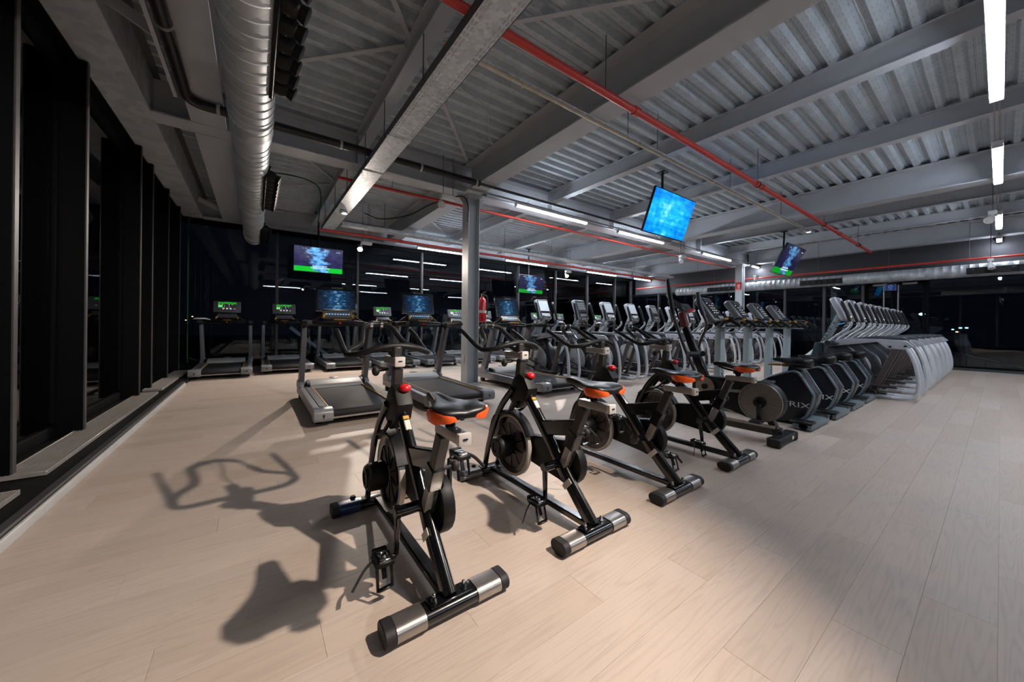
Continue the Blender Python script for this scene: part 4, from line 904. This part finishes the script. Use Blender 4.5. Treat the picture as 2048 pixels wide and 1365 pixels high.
# ================================================================== upright bikes
def upright_bike(label, loc):
    t = thing('upright_bike', label, 'exercise bike', loc, group='upright bikes in the front row')
    pr = [(.63, .10), (.72, .22), (.72, .30), (.58, .40), (.41, .53), (.25, .60), (.17, .625), (.12, .61), (.05, .49), (-.02, .365), (.0, .25), (.05, .12), (.12, .035), (.40, .02)]
    sh = MB().prism(pr, -.125, .125).build('shell', M['ushell'], t, .02, 2)
    cx_, cz_ = .33, .30
    bp = pr[1:13]; inner = [(cx_ + (y - cx_) * .94, cz_ + (z - cz_) * .93) for y, z in bp]
    for s in (-1, 1):
        MB().prism([(y, z) for y, z in bp] + inner[::-1], *sorted((s * .118, s * .140))).build('side_band', M['uband'], sh, .004)
    ed = [(cx_ + (y - cx_) * 1.015, cz_ + (z - cz_) * 1.02) for y, z in bp]
    MB().prism(ed + [(cx_ + (y - cx_) * .97, cz_ + (z - cz_) * .97) for y, z in bp][::-1], -.05, .05).build('rim_trim', M['edark'], sh, .004)
    lettering('MATRIX', .085, M['letterwhite'], sh, frame((-.1262, .25, .235), (0, -1, 0), (0, 0, 1)), .002, 1.5)
    for y, z in ((.03, .26), (.52, .42), (.15, .1), (.22, .585)): MB().cyl((-.128, y, z), (-.122, y, z), .010).build('cap_screw', M['letterblack'], sh)
    ft_ = MB().box((0, .04, .05), (.66, .17, .075)).build('rear_foot', M['ublock'], t, .012, 2)
    MB().tube([(-.33, .03, .05), (-.20, .03, .05)], [.05, .052], 12).box((-.27, .05, .085), (.16, .20, .03)).build('foot_cover', M['matte'], ft_, .01)
    MB().box((.27, .05, .085), (.16, .20, .03)).build('foot_cover', M['matte'], ft_, .01)
    MB().box((0, 1.05, .05), (.56, .12, .07)).bar((0, .1, .04), (0, 1.05, .045), .10, .05).build('base_frame', M['ublock'], t, .01)
    for s in (-1, 1):
        c = MB().bar((s * .14, .50, .28), (s * .16, .50 + s * .10, .28 + s * -.13), .04, .02, (1, 0, 0)).build('crank_arm', M['edark'], t, .004)
        MB().box((s * .21, .50 + s * .10, .28 - s * .13), (.10, .10, .03)).build('pedal', M['rubber'], c, .008)
    MB().bar((0, .24, .55), (0, .20, .70), .06, .07, (0, 1, 0)).build('seat_post', M['edark'], t, .006)
    MB().bar((0, .33, .665), (0, .46, .66), .03, .025).box((0, .29, .665), (.07, .06, .03)).build('seat_lever', M['yellow'], t, .006)
    rings = []
    for y, hw, zt, th in ((.03, .05, .742, .08), (.045, .10, .756, .11), (.10, .13, .762, .12), (.18, .125, .758, .115), (.26, .08, .752, .08), (.34, .045, .75, .05), (.40, .032, .745, .04), (.42, .016, .738, .02)):
        rings.append([(-hw, y, zt - th * .45), (-hw * .8, y, zt - th * .08), (-hw * .35, y, zt), (0, y, zt - .006), (hw * .35, y, zt), (hw * .8, y, zt - th * .08), (hw, y, zt - th * .45), (hw * .7, y, zt - th), (-hw * .7, y, zt - th)])
    sd = MB().loft(rings).build('saddle', M['saddle'], t, ang=70); m_ = sd.modifiers.new('soft', 'SUBSURF'); m_.levels = 1; m_.render_levels = 2
    ms = MB().bar((0, 1.04, .05), (0, 1.02, 1.16), .135, .085, (0, 1, 0), .12, .08).build('mast', M['mast'], t, .012, 2)
    lettering('MATRIX', .085, M['letterdark'], ms, frame((-.0, .990, .56), (0, 0, 1), (-1, 0, 0)), .0015, 1.35)
    MB().prism([(1.05, .05), (1.0, .12), (.72, .28), (.70, .2), (.9, .05)], -.06, .06).build('mast_foot', M['mast'], t, .01)
    a = .60
    k = MB().box((0, 1.16, 1.33), (.34, .10, .42), Rx(-a)).build('console', M['console'], t, .045, 3)
    pc = lambda x, z, d=-.052: tuple(Vector((0, 1.16, 1.33)) + Rx(-a) @ Vector((x, d, z)))
    put('face_plate', MB().box((0, 0, 0), (.26, .006, .33)).mesh('face_plate', M['consoleblack'], .002), k, None, pc(0, .005), (-a, 0, 0))
    put('display', MB().box((0, 0, 0), (.20, .006, .035)).mesh('display', M['edark']), k, None, pc(0, .135, -.054), (-a, 0, 0))
    b = MB()
    for i in range(3):
        for j in range(4): b.box((-.05 + .05 * i, 0, .06 - .04 * j), (.018, .006, .012))
    for sx in (-.08, .08): b.box((sx, 0, .10), (.03, .006, .010))
    put('keys', b.mesh('keys', M['ledwhite']), k, None, pc(0, -.01, -.054), (-a, 0, 0))
    put('card_slot', MB().box((0, 0, 0), (.14, .02, .05)).mesh('card_slot', M['tgrey'], .004), k, None, pc(.03, -.15, -.056), (-a, 0, 0))
    for s in (-1, 1):
        hb = MB().tube(cat([(s * .05, 1.06, 1.15), (s * .16, .98, 1.12), (s * .24, .90, 1.14), (s * .27, .84, 1.19), (s * .25, .76, 1.18), (s * .24, .68, 1.12)], 5), .022, 10).build('handlebar', M['matte'], t)
        MB().tube(cat([(s * .08, 1.04, 1.16), (s * .12, .94, 1.19), (s * .14, .86, 1.23), (s * .13, .80, 1.22)], 4), .019, 10).build('inner_grip', M['edark'], hb)
        MB().tube([(s * .268, .845, 1.197), (s * .262, .81, 1.20)], [.0255, .0245], 10).build('yellow_toggle', M['yellow'], hb)
    MB().bar((-.24, .92, 1.10), (.24, .92, 1.10), .14, .02).build('tray', M['tdark'], t, .008)
    return t
ub = upright_bike('first upright bike from the left, navy shell with fully visible white lettering', (5.10, 1.21, 0))
for i, x in enumerate((5.95, 6.78, 7.6)):
    dup(ub, (x, 1.19, 0), ('second upright bike, navy shell half covered by the first', 'third upright bike, navy shell between the second and fourth', 'fourth upright bike, next to the right hand ellipticals')[i])

# ================================================================== ellipticals
def elliptical(label, loc, touch, group):
    t = thing('elliptical', label, 'elliptical trainer', loc, group=group)
    for s in (-1, 1):
        tb_ = MB().tube(cat([(s * .14, .16, .86), (s * .14, .10, .76), (s * .14, .04, .58), (s * .14, .005, .36), (s * .14, .005, .18), (s * .14, .05, .075), (s * .14, .16, .042), (s * .14, .30, .038)], 5), .028, 12).build('rear_tube', M['esilver'], t)
        MB().tube([(s * .14, .28, .038), (s * .14, .30, .038), (s * .14, .42, .038), (s * .14, .44, .038)], [.029, .032, .032, .028], 12).cyl((s * .14 - s * .02, .37, .04), (s * .18, .37, .04), .013, n=10).build('tube_coupler', M['eplate'], tb_)
        MB().tube([(s * .14, .42, .038), (s * .155, .9, .045), (s * .16, 1.35, .05)], .028, 10).build('floor_rail', M['esilver'], tb_)
        pl = MB().prism([(.05, .84), (.13, .93), (.40, .945), (.46, .92), (.34, .80), (.15, .79)], *sorted((s * .125, s * .165))).build('hinge_plate', M['eplate'], t, .006)
        for y, z in ((.14, .845), (.30, .83)): MB().cyl((s * .16, y, z), (s * .175, y, z), .018, n=12).build('bolt', M['chrome'], pl)
        MB().bar((s * .135, .22, .84), (s * .135, .50, .08), .05, .085, (0, 1, .4), .045, .07).cyl((s * .10, .50, .085), (s * .17, .50, .085), .05).build('rear_leg', M['link'], t, .008)
        bm_ = MB().prism([(.36, .945), (.42, .90), (1.02, .80), (1.06, .84), (1.02, .90), (.75, .95)], *sorted((s * .095, s * .155))).build('swing_beam', M['eplate'], t, .012, 2)
        MB().sph((s * .125, 1.0, .855), (.05, .13, .055), 14, 8).build('joint_cover', M['ecover'], bm_)
        ar = MB().tube(cat([(s * .22, 1.02, .88), (s * .24, .90, 1.0), (s * .255, .78, 1.10), (s * .26, .735, 1.17), (s * .255, .75, 1.24), (s * .245, .80, 1.40), (s * .235, .86, 1.56), (s * .23, .88, 1.60)], 5), .020, 10).build('swing_arm', M['eplate'], t)
        MB().tube(cat([(s * .256, .745, 1.22), (s * .245, .80, 1.40), (s * .235, .86, 1.57)], 4), [.024] * 8 + [.02], 10).build('arm_grip', M['grip'], ar)
        MB().cyl((s * .10, 1.03, .86), (s * .25, 1.03, .86), .04, n=14).build('arm_pivot', M['edark'], ar)
        MB().bar((s * .22, 1.02, .86), (s * .20, 1.14, .42), .035, .03).bar((s * .20, 1.14, .42), (s * .19, .55, .24), .04, .035).build('lower_link', M['edark'], t, .006)
        ft_ = MB().prism([(.30, .25 + s * .05), (.28, .275 + s * .05), (.66, .29 + s * .05), (.72, .36 + s * .05), (.74, .35 + s * .05), (.68, .25 + s * .05)], *sorted((s * .18, s * .31))).build('foot_plate', M['rubber'], t, .008)
        MB().bar((s * .235, .50, .24 + s * .05), (s * .20, 1.30, .34 + s * .03), .04, .05).build('pedal_arm', M['link'], t, .006)
        MB().tube([(s * .095, .95, .40), (s * .11, .95, .40), (s * .145, .95, .40), (s * .160, .95, .40)], [.28, .29, .28, .25], 36).build('flywheel_shell', M['disclight'], t)
        MB().cyl((s * .160, .95, .40), (s * .168, .95, .40), .045, n=16).build('shell_hub', M['tgrey'], t)
        gr = MB().tube(cat([(s * .05, .98, 1.16), (s * .07, .84, 1.20), (s * .08, .78, 1.26), (s * .075, .80, 1.31), (s * .06, .90, 1.30)], 4), .016, 8).build('fixed_grip', M['chrome'], t)
    MB().prism([(.12, .93), (.16, .985), (.45, .995), (.62, .97), (.80, .945), (.42, .935)], -.15, .15).build('top_cover', M['ecover'], t, .015, 2)
    MB().bar((0, .20, .90), (0, 1.02, .88), .14, .05).build('spine', M['edark'], t, .01)
    MB().prism([(.55, .10), (.50, .30), (.62, .62), (.85, .84), (1.15, .84), (1.20, .10)], -.085, .085).build('drive_cover', M['edark'], t, .02, 2)
    MB().prism([(1.12, .05), (1.12, .86), (1.24, .86), (1.30, .60), (1.58, .30), (1.60, .05)], -.095, .095).build('front_housing', M['navy'], t, .02, 2)
    ms = MB().bar((0, 1.17, .76), (0, .91, 1.36), .17, .075, (0, 1, .4)).build('mast', M['mast'], t, .015, 2)
    MB().tube(cat([(0, 1.15, .80), (0, 1.24, .68), (0, 1.40, .52), (0, 1.62, .35), (0, 1.72, .12)], 4), .07, 12, flat=1.1).build('mast_curve', M['mast'], ms)
    dn = Vector((0, .26, -.60)).normalized()
    lettering('MATRIX', .085, M['letterdark'], ms, frame((-.0865, 1.045, 1.05), (0, -.26, .60), (0, .60, .26)), .0015, 1.3)
    MB().box((0, 1.72, .045), (.56, .12, .07)).build('front_foot', M['ublock'], t, .012, 2)
    MB().bar((0, .35, .06), (0, 1.7, .06), .09, .06).build('base_beam', M['edark'], t, .01)
    MB().box((0, .88, 1.13), (.46, .12, .016)).build('accessory_tray', M['matte'], t, .005)
    a = .40
    k = MB().box((0, .915, 1.44), (.335, .10, .44), Rx(-a)).build('console', M['eplate'], t, .045, 3)
    pc = lambda x, z, d: tuple(Vector((0, .915, 1.44)) + Rx(-a) @ Vector((x, d, z)))
    put('face_plate', MB().box((0, 0, 0), (.285, .006, .39)).mesh('face_plate', M['edark'], .002), k, None, pc(0, 0, -.051), (-a, 0, 0))
    if touch:
        put('screen', MB().box((0, 0, 0), (.25, .006, .235)).mesh('screen', M['touchlight'], .002), k, None, pc(0, .06, -.054), (-a, 0, 0))
        put('key_panel', MB().box((0, 0, 0), (.22, .006, .07)).mesh('key_panel', M['white'], .002), k, None, pc(0, -.14, -.054), (-a, 0, 0))
        put('slot', MB().box((0, 0, 0), (.20, .008, .022)).mesh('slot', M['consoleblack'], .002), k, None, pc(0, -.078, -.054), (-a, 0, 0))
    else:
        put('display', MB().box((0, 0, 0), (.24, .006, .21)).mesh('display', M['step'], .002), k, None, pc(0, .06, -.054), (-a, 0, 0))
        b = MB()
        for i in range(5):
            for j in range(4): b.box((-.08 + .04 * i, 0, .07 - .04 * j), (.016, .006, .010))
        put('keys', b.mesh('keys', M['ledwhite']), k, None, pc(0, .05, -.057), (-a, 0, 0))
        put('slot', MB().box((0, 0, 0), (.20, .008, .022)).mesh('slot', M['consoleblack'], .002), k, None, pc(0, -.078, -.054), (-a, 0, 0))
        put('key_panel', MB().box((0, 0, 0), (.20, .006, .06)).mesh('key_panel', M['tgrey'], .002), k, None, pc(0, -.14, -.054), (-a, 0, 0))
    return t
GC, GR = 'ellipticals in the middle row', 'ellipticals in the right row'
e1 = elliptical('first middle row elliptical, pale touchscreen under the dim television', (4.88, 4.72, 0), True, GC)
e2 = elliptical('second middle row elliptical, with lit key console', (5.53, 4.28, 0), False, GC)
for i in range(3, 13):
    dup(e2 if i == 5 or i > 8 else e1, (5.53 + .885 * (i - 2), 4.28, 0), ords[i - 1] + ' middle row elliptical, counted from the near steel column')
r1 = elliptical('first right row elliptical, nearest and largest, its silver tubes fully in view', (8.2, .715, 0), False, GR)
for i in range(1, 7):
    dup(r1, (8.2 + .945 * i, .715, 0), ords[i] + ' right row elliptical, counted from the nearest one')
